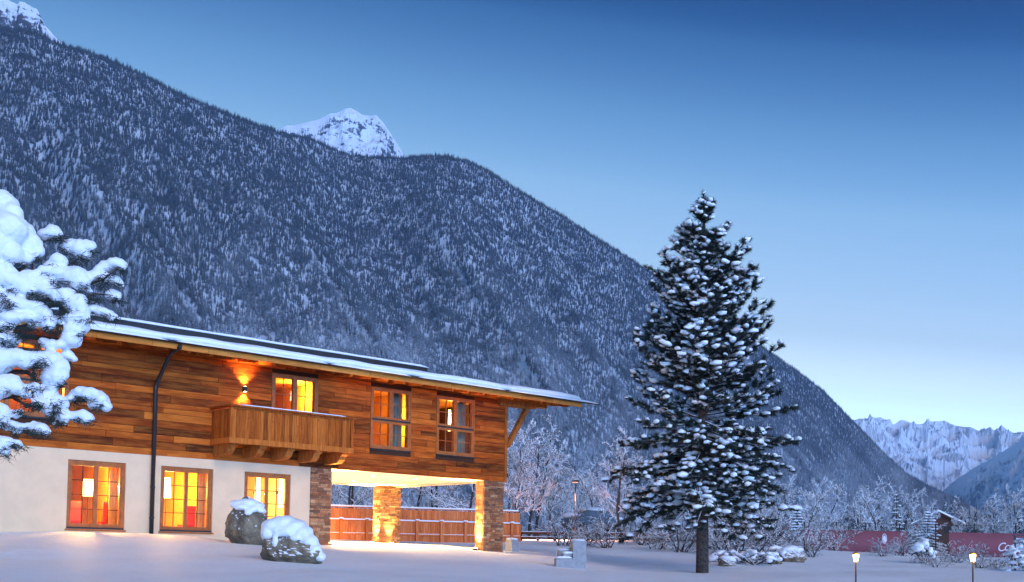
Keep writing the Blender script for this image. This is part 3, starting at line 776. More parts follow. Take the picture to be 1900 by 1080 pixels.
# ---- carport: ceiling, stone pillars, uplights
MB().box((PIER_L, 0.31, ZF+0.01), (-0.31, DEP-0.31, ZF+0.08)).build('carport_ceiling', MCEIL, house)
MB().box((PIER_L, 0.02, ZF-0.02), (-0.002, 0.30, ZF-0.001)).build('soffit_board', MCEIL, house)
MB().box((PIER_L, DEP-0.30, ZF-0.02), (-0.002, DEP-0.02, ZF-0.001)).build('soffit_board', MCEIL, house)
MB().box((-0.30, 0.302, ZF-0.02), (-0.002, DEP-0.302, ZF-0.001)).build('soffit_board', MCEIL, house)
STN = [(c_[0]*1.35, c_[1]*1.2, c_[2]*0.85) for c_ in [(0.30, 0.13, 0.075), (0.24, 0.10, 0.06), (0.36, 0.19, 0.12), (0.20, 0.12, 0.09), (0.40, 0.27, 0.19), (0.16, 0.075, 0.05), (0.33, 0.155, 0.09)]]
def pillar(x0, x1, y0, y1, top, seed):
    p = thing_part('stone_pillar', house); rg = random.Random(seed)
    MB().box((x0+0.03, y0+0.03, GZ0), (x1-0.03, y1-0.03, top)).build('core', MRAIL, p)
    m = MB(); z = GZ0
    while z < top-0.01:
        h = min(top-z, rg.choice([0.05, 0.06, 0.075, 0.09, 0.11]))
        for side in range(4):
            a, b = ((x0, x1) if side % 2 == 0 else (y0+0.031, y1-0.031)); q = a
            while q < b-0.01:
                e = min(b, q+rg.uniform(0.10, 0.38))
                if b-e < 0.06: e = b
                c = rg.choice(STN); k = rg.uniform(0.75, 1.2); c = tuple(v_*k for v_ in c); pr = rg.uniform(-0.004, 0.022); g = 0.004
                if side == 0: m.box((q+g, y0-pr, z+g), (e-g, y0+0.03, z+h-g), c)
                elif side == 2: m.box((q+g, y1-0.03, z+g), (e-g, y1+pr, z+h-g), c)
                elif side == 1: m.box((x1-0.03, q+g, z+g), (x1+pr, e-g, z+h-g), c)
                else: m.box((x0-pr, q+g, z+g), (x0+0.03, e-g, z+h-g), c)
                q = e
        z += h
    m.build('stone_cladding', MSTONE, p, False, 'stuff'); return p
pillar(PIER_L, -7.40, -0.03, 0.55, ZF-0.021, 1)
pillar(-1.0, -0.06, 0.0, 0.42, ZF-0.021, 2)
pillar(-1.05, -0.06, DEP-0.50, DEP-0.04, ZF-0.021, 3)
pillar(PIER_L, -7.40, DEP-0.55, DEP-0.04, ZF-0.021, 4)
def uplight(x, y, power, tilt=0.0):
    g = hw(x, y, 0); zg = ground(g.x, g.y)+0.01
    u = thing_part('uplight', house)
    MB().lathe([(0.10, -0.15), (0.10, 0.03), (0.085, 0.04)], (x, y, zg), 14).build('housing', MDARK, u)
    MB().lathe([(0.08, 0), (0.08, 0.006)], (x, y, zg+0.041), 14).build('lens', m_emit('uplight_lens', (1.0, 0.66, 0.2), 30.0), u)
    ld = bpy.data.lights.new('uplight_beam', 'SPOT'); ld.energy = power*3.2; ld.color = (1.0, 0.62, 0.18); ld.spot_size = math.radians(70); ld.spot_blend = 1.0; ld.shadow_soft_size = 0.06
    lo = bpy.data.objects.new('uplight_beam', ld); COL.objects.link(lo); lo.parent = u; lo.location = (x, y, zg+0.08); lo.rotation_euler = (math.radians(180), tilt, 0)
uplight(-1.16, 0.22, 420); uplight(-1.22, DEP-0.28, 420); uplight(-7.22, 0.28, 420); uplight(-7.22, DEP-0.28, 420)
uplight(-0.62, DEP-0.68, 160)
REAR = [(-6.6, DEP-1.0), (-4.2, DEP-1.0), (-2.0, DEP-1.0)]
for xx, yy in ((-6.4, 1.6), (-4.6, 1.6), (-2.8, 1.6), (-5.5, 4.4), (-3.4, 4.4), *REAR):
    d = thing_part('downlight', house)
    MB().lathe([(0.07, 0.0), (0.07, 0.014)], (xx, yy, ZF-0.008), 14).build('trim_ring', MDARK, d)
    MB().lathe([(0.05, -0.003), (0.05, 0.003)], (xx, yy, ZF-0.014), 14).build('lens', MLAMP, d)
    ld = bpy.data.lights.new('downlight_beam', 'SPOT'); ld.energy = 570; ld.color = (1.0, 0.64, 0.28); ld.spot_size = math.radians(150); ld.spot_blend = 0.8; ld.shadow_soft_size = 0.05
    lo = bpy.data.objects.new('downlight_beam', ld); COL.objects.link(lo); lo.parent = d; lo.location = (xx, yy, ZF-0.03)
    if (xx, yy) in REAR: ld.energy = 8000; ld.spot_size = math.radians(80); lo.rotation_euler = (math.radians(66), 0, math.radians(-4))   # swivelled out towards the fence

# ---- rooms behind the glass
room = thing_part('room_interior', house)
m = MB()
m.box((XL+0.31, 4.4, 2.0), (PIER_L-0.33, 4.5, ZF-0.1)); m.box((XL+0.31, 0.4, 1.9), (PIER_L-0.33, 4.4, 2.0)); m.box((XL+0.31, 0.4, ZF-0.12), (PIER_L-0.33, 4.4, ZF-0.02))
for xx in (-13.75, -10.95): m.box((xx-0.06, 1.6, 2.0), (xx+0.06, 4.4, ZF-0.12))
m.build('ground_floor_room', MROOM, room)
m = MB()
m.box((XL+0.31, 4.0, 4.62), (-0.31, 4.1, 7.2)); m.box((XL+0.31, 0.31, 4.5), (-0.31, 4.1, 4.6)); m.box((XL+0.31, 0.31, 7.21), (-0.31, 4.1, 7.3))
for xx in (-14.6, -7.0, -3.75): m.box((xx-0.06, 0.31, 4.6), (xx+0.06, 4.0, 7.2))
m.build('upper_floor_room', MROOM, room)
MSHADE = m_emit('lamp_shade_glow', (1.0, 0.62, 0.18), 4.0)
def lamp(name, label, px, py, v, rad, hgt, power, zbase=None, style='table', group=None, em=MSHADE):
    x, z = fac(px, py, -v); o = thing(name, label, 'lamp', hw(x, v, z), HANG, group)
    MB().lathe([(rad*0.8, hgt/2), (rad, -hgt/2)], (0, 0, 0), 16).build('lamp_shade', em, o, True)
    if style == 'pendant':
        top = (ZF-0.12 if z < ZF else 7.2)-z
        MB().tube([(0, 0, hgt/2), (0, 0, top)], 0.008, 6).build('cord', MDARK, o)
    elif style == 'wall':
        MB().box((-0.03, 0, -0.08), (0.03, rad+0.12, 0.02)).build('bracket', MDARK, o)
    else:
        fl = (2.0 if z < ZF else 4.6)-z
        MB().tube([(0, 0, -hgt/2), (0, 0, fl+0.02)], 0.014, 8).build('stem', MDARK, o); MB().lathe([(0.13, fl), (0.13, fl+0.025)], (0,0,0), 16).build('foot', MDARK, o)
    ld = bpy.data.lights.new('lamp_light', 'POINT'); ld.energy = power*1.9; ld.color = (1.0, 0.54, 0.12); ld.shadow_soft_size = max(0.06, rad*0.6)
    lo = bpy.data.objects.new('lamp_light', ld); COL.objects.link(lo); lo.parent = o; lo.location = (0, -rad-0.1, 0.0)
    return o
lamp('floor_lamp', 'bright floor lamp glowing in left casement of the widest lit plinth window', 164, 905, 1.2, 0.17, 0.46, 110)
lamp('floor_lamp', 'dimmer floor lamp in right casement of plinth window left of the downpipe', 213, 912, 2.2, 0.16, 0.5, 90)
lamp('floor_lamp', 'floor lamp glowing behind left edge of plinth window right of the downpipe', 308, 905, 1.6, 0.15, 0.6, 60)
lamp('wall_lamp', 'tall narrow white lamp in right casement of window right of the downpipe', 363, 912, 2.2, 0.10, 0.75, 50, style='wall')
lamp('wall_lamp', 'tall glowing tube lamp in left casement of window behind the upright boulder', 478, 912, 1.1, 0.09, 1.0, 16, style='wall')
lamp('wall_lamp', 'tall glowing tube lamp in right casement of window behind the upright boulder', 522, 912, 1.1, 0.09, 1.0, 16, style='wall')
lamp('pendant_lamp', 'glowing cylinder pendant in timber wall window nearest the balcony end', 727, 777, 0.9, 0.085, 0.34, 45, style='pendant')
lamp('pendant_lamp', 'slim tall glowing pendant in timber wall window nearest the stone corner pillar', 834, 780, 1.0, 0.05, 0.75, 45, style='pendant')
lamp('pendant_lamp', 'warm pendant in upper window half hidden by snowy pine boughs', 60, 715, 1.0, 0.14, 0.3, 60, style='pendant')
lamp('reflection_lamp', 'added red lamp imitating a reddish reflection in the balcony door', 545, 735, 2.0, 0.12, 0.3, 38, em=m_emit('red_shade', (1.0, 0.25, 0.15), 2.0))  # added lamp, its red glow stands in for a reflection in the door
MCURT = m_plain('gold_curtain', (0.62, 0.36, 0.10), 0.9, var=0.1); MCURTG = m_plain('sage_curtain', (0.20, 0.22, 0.16), 0.9, var=0.15); MRED = m_plain('red_upholstery', (0.42, 0.03, 0.025), 0.8)
def curtain(x0, x1, z0, z1, y, mat_, label, group=None):
    o = MB(); n = 26; vs = []; fs = []
    for i in range(n+1):
        x = (x1-x0)*i/n; yy = 0.035*math.sin(i*1.9)+0.01*math.sin(i*0.7)
        vs += [(x, yy, 0), (x, yy*0.8, z1-z0), (x, yy*0.8+0.006, z1-z0), (x, yy+0.006, 0)]
        if i < n:
            a = i*4; fs += [(a, a+4, a+5, a+1), (a+2, a+6, a+7, a+3), (a+1, a+5, a+6, a+2), (a+3, a+7, a+4, a)]
    o.add(vs, fs); c = o.build('curtain', mat_, None, True); c.location = hw(x0, y, z0); c.rotation_euler = (0, 0, HANG)
    tag(c, label, 'curtain', group); return c
curtain(-15.70, -15.52, 2.05, 4.2, 0.5, MCURT, 'gold curtain at left jamb of plinth window left of the downpipe')
curtain(-14.36, -14.10, 2.05, 4.2, 0.5, MCURT, 'gold curtain at right jamb of plinth window left of the downpipe')
curtain(-13.08, -12.86, 2.05, 4.2, 0.5, MCURT, 'gold curtain at left jamb of plinth window right of the downpipe')
curtain(-11.72, -11.46, 2.05, 4.2, 0.5, MCURT, 'gold curtain at right jamb of plinth window right of the downpipe')
curtain(-4.72, -4.36, 4.62, 7.15, 0.42, MCURTG, 'sage green curtain in timber wall window nearest the balcony end')
curtain(-3.17, -2.95, 4.62, 7.15, 0.42, MCURTG, 'grey green curtain at left jamb of window nearest the stone corner pillar')
curtain(-1.98, -1.56, 4.62, 7.15, 0.42, MCURTG, 'grey green curtain at right jamb of window nearest the stone corner pillar')
def chair(px, py, v, label):
    x, z = fac(px, py, -v); o = thing('upholstered_chair', label, 'chair', hw(x, v, 2.0), HANG)
    MB().box((-0.24, -0.05, 0.48), (0.24, 0.05, 1.02)).build('backrest', MRED, o); MB().box((-0.24, 0.052, 0.38), (0.24, 0.5, 0.48)).build('seat', MRED, o)
    for a in (-0.21, 0.21):
        for b in (0.0, 0.46): MB().box((a-0.02, b-0.02, 0), (a+0.02, b+0.02, 0.379)).build('leg', MRAIL, o)
chair(205, 965, 0.9, 'red upholstered chair back in right casement of window left of the downpipe')
chair(134, 960, 1.1, 'red upholstered chair at left edge of window left of the downpipe')
chair(358, 975, 1.0, 'dark red chair behind window right of the downpipe')

# ------------------------------------------------------------------ branching plants
def grow(rng, p, d, length, r, level, spec, out):
    """spec per level: (segments, wiggle, children, (t0, t1), (angle lo, hi), length ratio, gravity)"""
    seg, wig, nch, (t0, t1), (a0, a1), lr, grav = spec[level]
    pts = [p.copy()]; rad = [r]; dirs = [d.copy()]
    st = length/seg
    for i in range(seg):
        d = (d+Vector((rng.gauss(0, wig), rng.gauss(0, wig), rng.gauss(0, wig)+grav))).normalized()
        p = p+d*st; pts.append(p.copy()); dirs.append(d.copy()); rad.append(max(r*(1-0.75*(i+1)/seg), 0.004))
    out.append((level, pts, rad))
    if level+1 < len(spec):
        n = int(nch*rng.uniform(0.8, 1.2)+0.5)
        for k in range(n):
            f = t0+(t1-t0)*(k+rng.random())/n; i = min(seg-1, int(f*seg)); q = f*seg-i
            bp = pts[i].lerp(pts[i+1], q); bd = dirs[i]
            ax = bd.cross(Vector((rng.gauss(0, 1), rng.gauss(0, 1), rng.gauss(0, 1))))
            if ax.length < 1e-3: continue
            nd = Matrix.Rotation(math.radians(rng.uniform(a0, a1)), 3, ax.normalized()) @ bd
            grow(rng, bp, nd, length*lr*rng.uniform(0.6, 1.1)*(1-0.45*f), max(rad[i]*0.6, 0.006), level+1, spec, out)
def plant_mesh(seed, starts, spec, mat_, name, twig_min=0.012):
    rng = random.Random(seed); out = []
    for p, d, L, r in starts: grow(rng, Vector(p), Vector(d).normalized(), L, r, 0, spec, out)
    trunk = MB(); tw = MB()
    for lv, pts, rad in out:
        if lv == 0: trunk.tube(pts, rad, 7)
        else: tw.tube(pts, [max(q, twig_min) for q in rad], 3, False)
    return trunk.mesh(name+'_trunk', MBRANCH, True), tw.mesh(name+'_twigs', mat_, True)
BARE = []
for sd in range(5):
    rr = random.Random(100+sd); n = rr.choice([1, 1, 2])
    st = [((rr.uniform(-.15, .15), rr.uniform(-.15, .15), -0.1), (rr.gauss(0, .12), rr.gauss(0, .12), 1), 1.0, 0.022) for _ in range(n)]
    sc = 7.0; st = [(p, d, L*sc*0.8, r*sc*0.6) for p, d, L, r in st]
    spec = [(9, 0.09, 13, (0.22, 1.0), (35, 65), 0.52, 0.02), (6, 0.14, 8, (0.15, 1.0), (30, 65), 0.5, 0.015), (4, 0.18, 8, (0.1, 1.0), (30, 70), 0.55, -0.01), (3, 0.2, 0, (0, 1), (0, 1), 0.4, -0.02)]
    BARE.append(plant_mesh(sd, st, spec, MTWIG, 'bare_tree', 0.02))
SHR = []
for sd in range(5):
    rr = random.Random(300+sd)
    st = [((rr.gauss(0, .12), rr.gauss(0, .12), -0.05), (rr.gauss(0, .55), rr.gauss(0, .55), 1), rr.uniform(1.0, 1.6), 0.022) for _ in range(11)]
    spec = [(6, 0.13, 7, (0.2, 1.0), (25, 60), 0.5, -0.02), (4, 0.16, 5, (0.15, 1.0), (25, 65), 0.55, -0.02), (3, 0.2, 0, (0, 1), (0, 1), 0.4, -0.03)]
    SHR.append(plant_mesh(50+sd, st, spec, MSHRUB, 'shrub', 0.012))
def plant(name, cat, label, meshes, px, Y, h, base, rot, group=None, sx=1.0, parts=('trunk', 'crown')):
    p = on_ground(px, Y); o = thing(name, label, cat, p, rot, group); s = h/base
    o.scale = (s*sx, s*sx, s)
    for nm, me in zip(parts, meshes): link(nm, me, o)
    return o
def zh(px_top, px_base, Y): return (px_base-px_top)/F*Y
rg = random.Random(77)
GB = 'bare snowy trees beyond the wooden fence'
for (px, Y, h), LB in zip(((600,70,8.0),(655,66,7.0),(705,73,8.5),(760,67,7.2),(812,71,8.0),(862,66,7.5),(905,72,8.0)), (
    'bare snowy tree over the larch fence just right of the left stone pier', 'bare snowy tree over the larch fence midway from left pier to rear pillar', 'bare snowy tree directly behind the rear carport pillar',
    'bare snowy tree over the larch fence just right of the rear pillar', 'bare snowy tree over the fence halfway from rear pillar to corner pillar', 'bare snowy tree over the fence just left of the corner pillar', 'bare snowy tree directly behind the front corner pillar')):
    plant('bare_tree', 'tree', LB, BARE[rg.randrange(5)], px, Y, h, 7.0, rg.uniform(0, 6), GB)
for (px, Y, h), LR in zip(((955,68,7.0),(985,75,8.2),(1020,82,7.4),(935,80,9.0),(1060,92,7.5)), (
    'bare snowy tree rising over the right end of the larch fence', 'tall bare snowy tree behind the left end of the rail fence', 'bare snowy tree behind the rail fence left of the arching shrub',
    'tallest bare snowy tree close behind the chalet corner and brace', 'bare snowy tree standing far behind the thin road lamp')):
    plant('bare_tree', 'tree', LR, BARE[rg.randrange(5)], px, Y, h, 7.0, rg.uniform(0, 6), 'bare trees right of the corner pillar')
for (px, Y, h), LC in zip(((1110,76,6.2),(1150,70,6.8),(1195,74,6.0),(1240,86,6.0),(1290,84,6.6),(1340,80,5.8),(1085,98,6.8)), (
    'bare snowy tree beside the snow buried car', 'arching bare snowy tree behind the rail fence right of the buried car', 'bare snowy tree behind the right end of the rail fence',
    'bare snowy tree just past the right end of the rail fence', 'bare snowy tree hidden behind the big pine trunk', 'bare snowy tree behind the hedge right of the big pine trunk', 'bare snowy tree well behind the snow buried car')):
    plant('bare_tree', 'tree', LC, BARE[rg.randrange(5)], px, Y, h, 7.0, rg.uniform(0, 6), 'bare trees behind the rail fence')
for (px, Y, h), LD in zip(((1400,95,6.2),(1445,112,8.0),(1490,118,8.4),(1535,112,8.0),(1580,120,9.0),(1625,116,8.2),(1675,125,8.6),(1720,130,6.5),(1800,135,7.6),(1840,128,7.8),(1880,132,8.4),(1930,125,8.6),(1765,150,6.4),(1420,130,9.0),(1510,140,9.5),(1600,145,9.6)), (
    'shorter bare snowy tree behind the hedge between big pine and court', 'bare snowy tree behind the squat rock, left of the court fence', 'bare snowy tree behind the left end post of the court', 'bare snowy tree behind the upright shrub on the left banner',
    'bare snowy tree beyond the court above the left lantern', 'bare snowy tree beyond the court above the oval emblem', 'bare snowy tree beside the dark narrow spruce beyond the court', 'bare snowy tree left of the brown hut',
    'bare snowy tree right of the brown hut behind the right lantern', 'bare snowy tree beyond the court above the middle of the right banner', 'bare snowy tree beyond the court above the slanted script lettering', 'bare snowy tree beyond the court behind the notice board',
    'small bare snowy tree close behind the brown hut', 'tall bare snowy tree far behind the hedge between pine and court', 'tall bare snowy tree far behind the left end of the left banner', 'tall bare snowy tree far behind the middle of the left banner')):
    plant('bare_tree', 'tree', LD, BARE[rg.randrange(5)], px, Y, h, 7.0, rg.uniform(0, 6), 'bare trees beyond the tennis court')
# shrubs
plant('snowy_shrub', 'shrub', 'tall arching shrub rimmed with snow beside the lamp post', SHR[0], 1045, 58, 2.1, 1.5, 0.4, sx=0.9, parts=('stems', 'twigs'))
plant('snowy_shrub', 'shrub', 'wide spreading shrub rimmed with snow in front of the rail fence', SHR[1], 1125, 57, 1.75, 1.5, 2.0, sx=1.15, parts=('stems', 'twigs'))
plant('snowy_shrub', 'shrub', 'small shrub between the arching shrub and the spreading shrub', SHR[2], 1088, 59, 1.2, 1.5, 1.0, sx=1.2, parts=('stems', 'twigs'))
GSH = 'snowy shrubs around the big pine'
for (px, Y, h), lab in zip(((1190,60,1.5),(1228,56,1.5),(1262,54,1.9),(1352,52,2.0),(1392,53,2.1),(1428,56,2.2),(1462,58,2.0),(1330,58,2.4)), (
    'snowy shrub right of the spreading shrub before the rail fence', 'snowy shrub at the right end of the rail fence', 'snowy shrub just left of the big pine trunk', 'snowy hedge shrub behind the cushion next to the pine trunk',
    'snowy hedge shrub behind the long low cushion', 'snowy hedge shrub behind the small dark rock', 'snowy hedge shrub behind the dark squat rock', 'tall snowy hedge shrub directly behind the big pine trunk')):
    plant('snowy_shrub', 'shrub', lab, SHR[rg.randrange(5)], px, Y, h, 1.5, rg.uniform(0, 6), GSH, 1.25, ('stems', 'twigs'))
plant('snowy_shrub', 'shrub', 'upright snowy shrub against left red court banner, tallest there', SHR[3], 1545, 66, 2.1, 1.5, 0.8, None, 0.85, ('stems', 'twigs'))
plant('snowy_shrub', 'shrub', 'drooping snowy shrub beside the big snow capped rock', SHR[4], 1507, 56, 1.5, 1.5, 2.8, None, 1.1, ('stems', 'twigs'))
for px, Y, h, lab in ((1640,60,0.9,'low twiggy shrub at foot of left banner beside the oval emblem'), (1672,62,1.2,'twiggy brownish shrub at right end of left red banner'), (1738,48,0.75,'small bare twiggy bush alone on open snow near rhododendron'),
                      (1775,56,1.1,'snowy shrub between rhododendron and right red banner'), (1822,50,1.0,'snow loaded shrub behind the lantern before the right banner'), (1848,47,0.6,'low sprawling twig bush right of lantern on open snow')):
    plant('snowy_shrub', 'shrub', lab, SHR[rg.randrange(5)], px, Y, h, 1.5, rg.uniform(0, 6), None, 1.3, ('stems', 'twigs'))

# ------------------------------------------------------------------ leafy and mound shrubs under snow
def mound_shrub(label, px, Y, w, h, seed, name='evergreen_shrub'):
    p = on_ground(px, Y); o = thing(name, label, 'shrub', p); rr = random.Random(seed); nb = []
    lv = MB()
    for k in range(240):
        a = rr.uniform(0, 6.28); q = math.sqrt(rr.random())*w/2; z = h*rr.uniform(0.1, 0.85)*(1-(q/(w/2))**2*0.6)
        c = Vector((q*math.cos(a), q*math.sin(a), z)); n = Vector((rr.gauss(0,1), rr.gauss(0,1), rr.gauss(0,.6))).normalized(); s_ = n.orthogonal().normalized()
        L = rr.uniform(0.07, 0.14)
        lv.add([c, c+n*L*0.5+s_*L*0.18, c+n*L, c+n*L*0.5-s_*L*0.18], [(0,1,2,3)])
    lv.build('leaves', MNEEDLE, o)
    st = MB()
    for k in range(7):
        a = rr.uniform(0, 6.28); st.tube([(0,0,-.05), (0.25*w*math.cos(a), 0.25*w*math.sin(a), h*0.4), (0.38*w*math.cos(a), .38*w*math.sin(a), h*0.7)], [0.02,0.015,0.008], 5)
    st.build('stems', MBARK, o)
    for k in range(int(14+w*12)):
        a = rr.uniform(0, 6.28); q = math.sqrt(rr.random())*w/2; z = h*(1-(q/(w/2))**2*0.75)
        r_ = rr.uniform(0.07, 0.15)*(0.6+h*0.4); nb.append(((q*math.cos(a), q*math.sin(a), z), (r_*1.3, r_*1.3, r_*0.75)))
    link('snow_cap', merged_blobs(nb, 0.045, 'snow_cap', MSNOW, 0.02, 7.0, 2), o)
mound_shrub('rounded evergreen shrub under heavy snow between the two red banners', 1712, 54, 1.1, 1.15, 3)
mound_shrub('snow covered evergreen shrub before the right banner near the notice board', 1888, 50, 1.3, 1.0, 5)
mound_shrub('low evergreen cushion under snow just right of big pine trunk', 1350, 43, 1.5, 0.45, 7)
mound_shrub('long low evergreen cushion under snow beside small rock', 1400, 42.5, 1.9, 0.5, 9)
mound_shrub('snow topped low shrub behind the small rock', 1436, 47, 1.2, 0.6, 10)

# ------------------------------------------------------------------ big pine
def big_pine():
    base = on_ground(1303, 38.0); H = 12.35
    o = thing('pine_tree', 'tall dark pine loaded with snow standing alone on the snowy lawn', 'tree', base)
    rr = random.Random(42)
    MB().tube([(0,0,-0.2), (0.0,0,1.5), (-0.02,0,4), (0.02,0,8), (0.0,0,10.5), (-0.03,0,H-0.2)], [0.21, 0.19, 0.165, 0.11, 0.06, 0.02], 12).build('trunk', MBARK, o, True)
    prof = [(1.7,2.1),(2.3,2.7),(3.2,2.75),(4.2,2.9),(5.0,2.75),(6.0,2.5),(7.0,2.45),(8.0,2.1),(8.8,1.85),(9.6,1.45),(10.3,1.1),(11.0,0.62),(11.6,0.34),(12.2,0.12)]
    limbs = MB(); need = MB(); tufts = []
    def tuft(p, d, s):
        tufts.append((p.copy(), d.copy(), s))
    z = 2.25; az = 0.0
    while z < H-0.25:
        R = float(np.interp(z, [a for a, b in prof], [b for a, b in prof]))
        nb = rr.choice([8, 9, 10]) if z < 9.5 else (5 if z < 11 else 3)
        for k in range(nb):
            az += 2.399+rr.uniform(-.35, .35); L = R*rr.choice([rr.uniform(0.45, 0.85), rr.uniform(0.75, 1.05), rr.uniform(0.9, 1.1)]); f = z/H
            elev = math.radians(-22+58*f+rr.uniform(-16, 14)); up_c = 0.30 if f > 0.35 else 0.05
            d = Vector((math.cos(az)*math.cos(elev), math.sin(az)*math.cos(elev), math.sin(elev)))
            p = Vector((0, 0, z+rr.uniform(-.22, .22))); n = max(3, int(L/0.32)); pts = [p.copy()]; ds = [d.copy()]
            for i in range(n):
                sag = -0.05 if (f < 0.4 and i < n*0.6) else up_c*0.35
                d = (d+Vector((rr.gauss(0, .06), rr.gauss(0, .06), sag+rr.gauss(0, .04)))).normalized()
                p = p+d*(L/n); pts.append(p.copy()); ds.append(d.copy())
            limbs.tube(pts, [max(0.008, 0.045*(1-f*0.6)*(1-i/(n+0.5))) for i in range(n+1)], 5, False)
            tuft(pts[-1], ds[-1], rr.uniform(0.9, 1.15))
            for i in range(1, n+1):
                ff = i/n
                if ff < 0.22 and f < 0.75: continue
                for s_ in (-1, 1):
                    if rr.random() < 0.12: continue
                    bl = (0.24+0.50*(1-ff))*min(1.0, L/1.6)*rr.uniform(0.6, 1.1)
                    sd = ds[i].cross(Vector((0, 0, 1))).normalized()*s_
                    bd = (ds[i]*0.62+sd*0.8+Vector((0, 0, rr.uniform(-0.22, 0.22)))).normalized(); q = pts[i].copy()
                    m_ = max(1, int(bl/0.17)); bp = [q.copy()]
                    for j in range(m_):
                        bd = (bd+Vector((rr.gauss(0,.1), rr.gauss(0,.1), 0.06))).normalized(); q = q+bd*(bl/m_); bp.append(q.copy())
                        tuft(q, bd, rr.uniform(0.75, 1.1))
                    limbs.tube(bp, [0.012]*len(bp), 3, False)
        z += rr.uniform(0.24, 0.36) if z < 9.5 else 0.22
    tuft(Vector((-0.03, 0, H-0.1)), Vector((0, 0, 1)), 1.1); tuft(Vector((-0.03, 0, H-0.3)), Vector((0, 0, 1)), 1.2)
    limbs.build('limbs', MBRANCH, o, True)
    # needles
    V = []; Fc = []; snowV = []; snowF = []; IV, IF = ico(1); IVn = IV
    nr_ = np.random.default_rng(8)
    for p, d, s in tufts:
        a = d.orthogonal().normalized(); b = d.cross(a); pa = np.array(p); da = np.array(d); aa = np.array(a); ba = np.array(b)
        K = 64
        th = nr_.uniform(0, 2*math.pi, K); along = nr_.uniform(-0.16, 0.10, K)*s; fw_ = nr_.uniform(0.15, 1.1, K)
        L = nr_.uniform(0.11, 0.20, K)*s
        rad = np.cos(th)[:, None]*aa+np.sin(th)[:, None]*ba
        dr = rad+fw_[:, None]*da; dr /= np.linalg.norm(dr, axis=1)[:, None]
        p0 = pa+along[:, None]*da; sw = np.cross(dr, da); sw /= (np.linalg.norm(sw, axis=1)[:, None]+1e-9)
        tri = np.stack([p0-sw*0.013, p0+sw*0.013, p0+dr*L[:, None]], 1).reshape(-1, 3)
        o0 = len(V)*K*3; V.append(tri); Fc.append(np.arange(K*3).reshape(-1, 3)+o0)
        # snow pad on top
        shade = 0.58+0.45*mnoise.noise(Vector(pa*0.9))
        if nr_.random() < shade:
            w = nr_.uniform(0.5, 1.55)*s; hz = np.array([da[0], da[1], 0]); ln = np.linalg.norm(hz)
            hz = hz/ln if ln > 0.2 else np.array([1, 0, 0]); sdv = np.array([-hz[1], hz[0], 0])
            nz_ = nr_.normal(1, 0.16, len(IVn))[:, None]; q = IVn*nz_
            pos = pa+np.array([0, 0, 0.055*s])+da*0.03
            vv = pos+q[:, :1]*hz*0.115*w+q[:, 1:2]*sdv*0.085*w+np.array([0, 0, 1])*q[:, 2:3]*0.062*w+da*(q[:, :1]*0.04)
            o1 = len(snowV)*len(IVn); snowV.append(vv); snowF.append(np.array(IF)+o1)
    def arr_mesh(name, V, Fs, m_, smooth):
        v = np.concatenate(V).astype(np.float32); f = np.concatenate(Fs).astype(np.int32)
        me = bpy.data.meshes.new(name); me.vertices.add(len(v)); me.vertices.foreach_set('co', v.ravel())
        me.loops.add(f.size); me.loops.foreach_set('vertex_index', f.ravel()); me.polygons.add(len(f))
        me.polygons.foreach_set('loop_start', np.arange(0, f.size, 3, dtype=np.int32))
        me.materials.append(m_); me.update(calc_edges=True)
        if smooth: me.polygons.foreach_set('use_smooth', [True]*len(me.polygons))
        return me
    link('needles', arr_mesh('needles', V, Fc, MNEEDLE, False), o)
    link('snow_load', arr_mesh('snow_load', snowV, snowF, MSNOW, True), o)
    print('pine tufts', len(tufts))
big_pine()

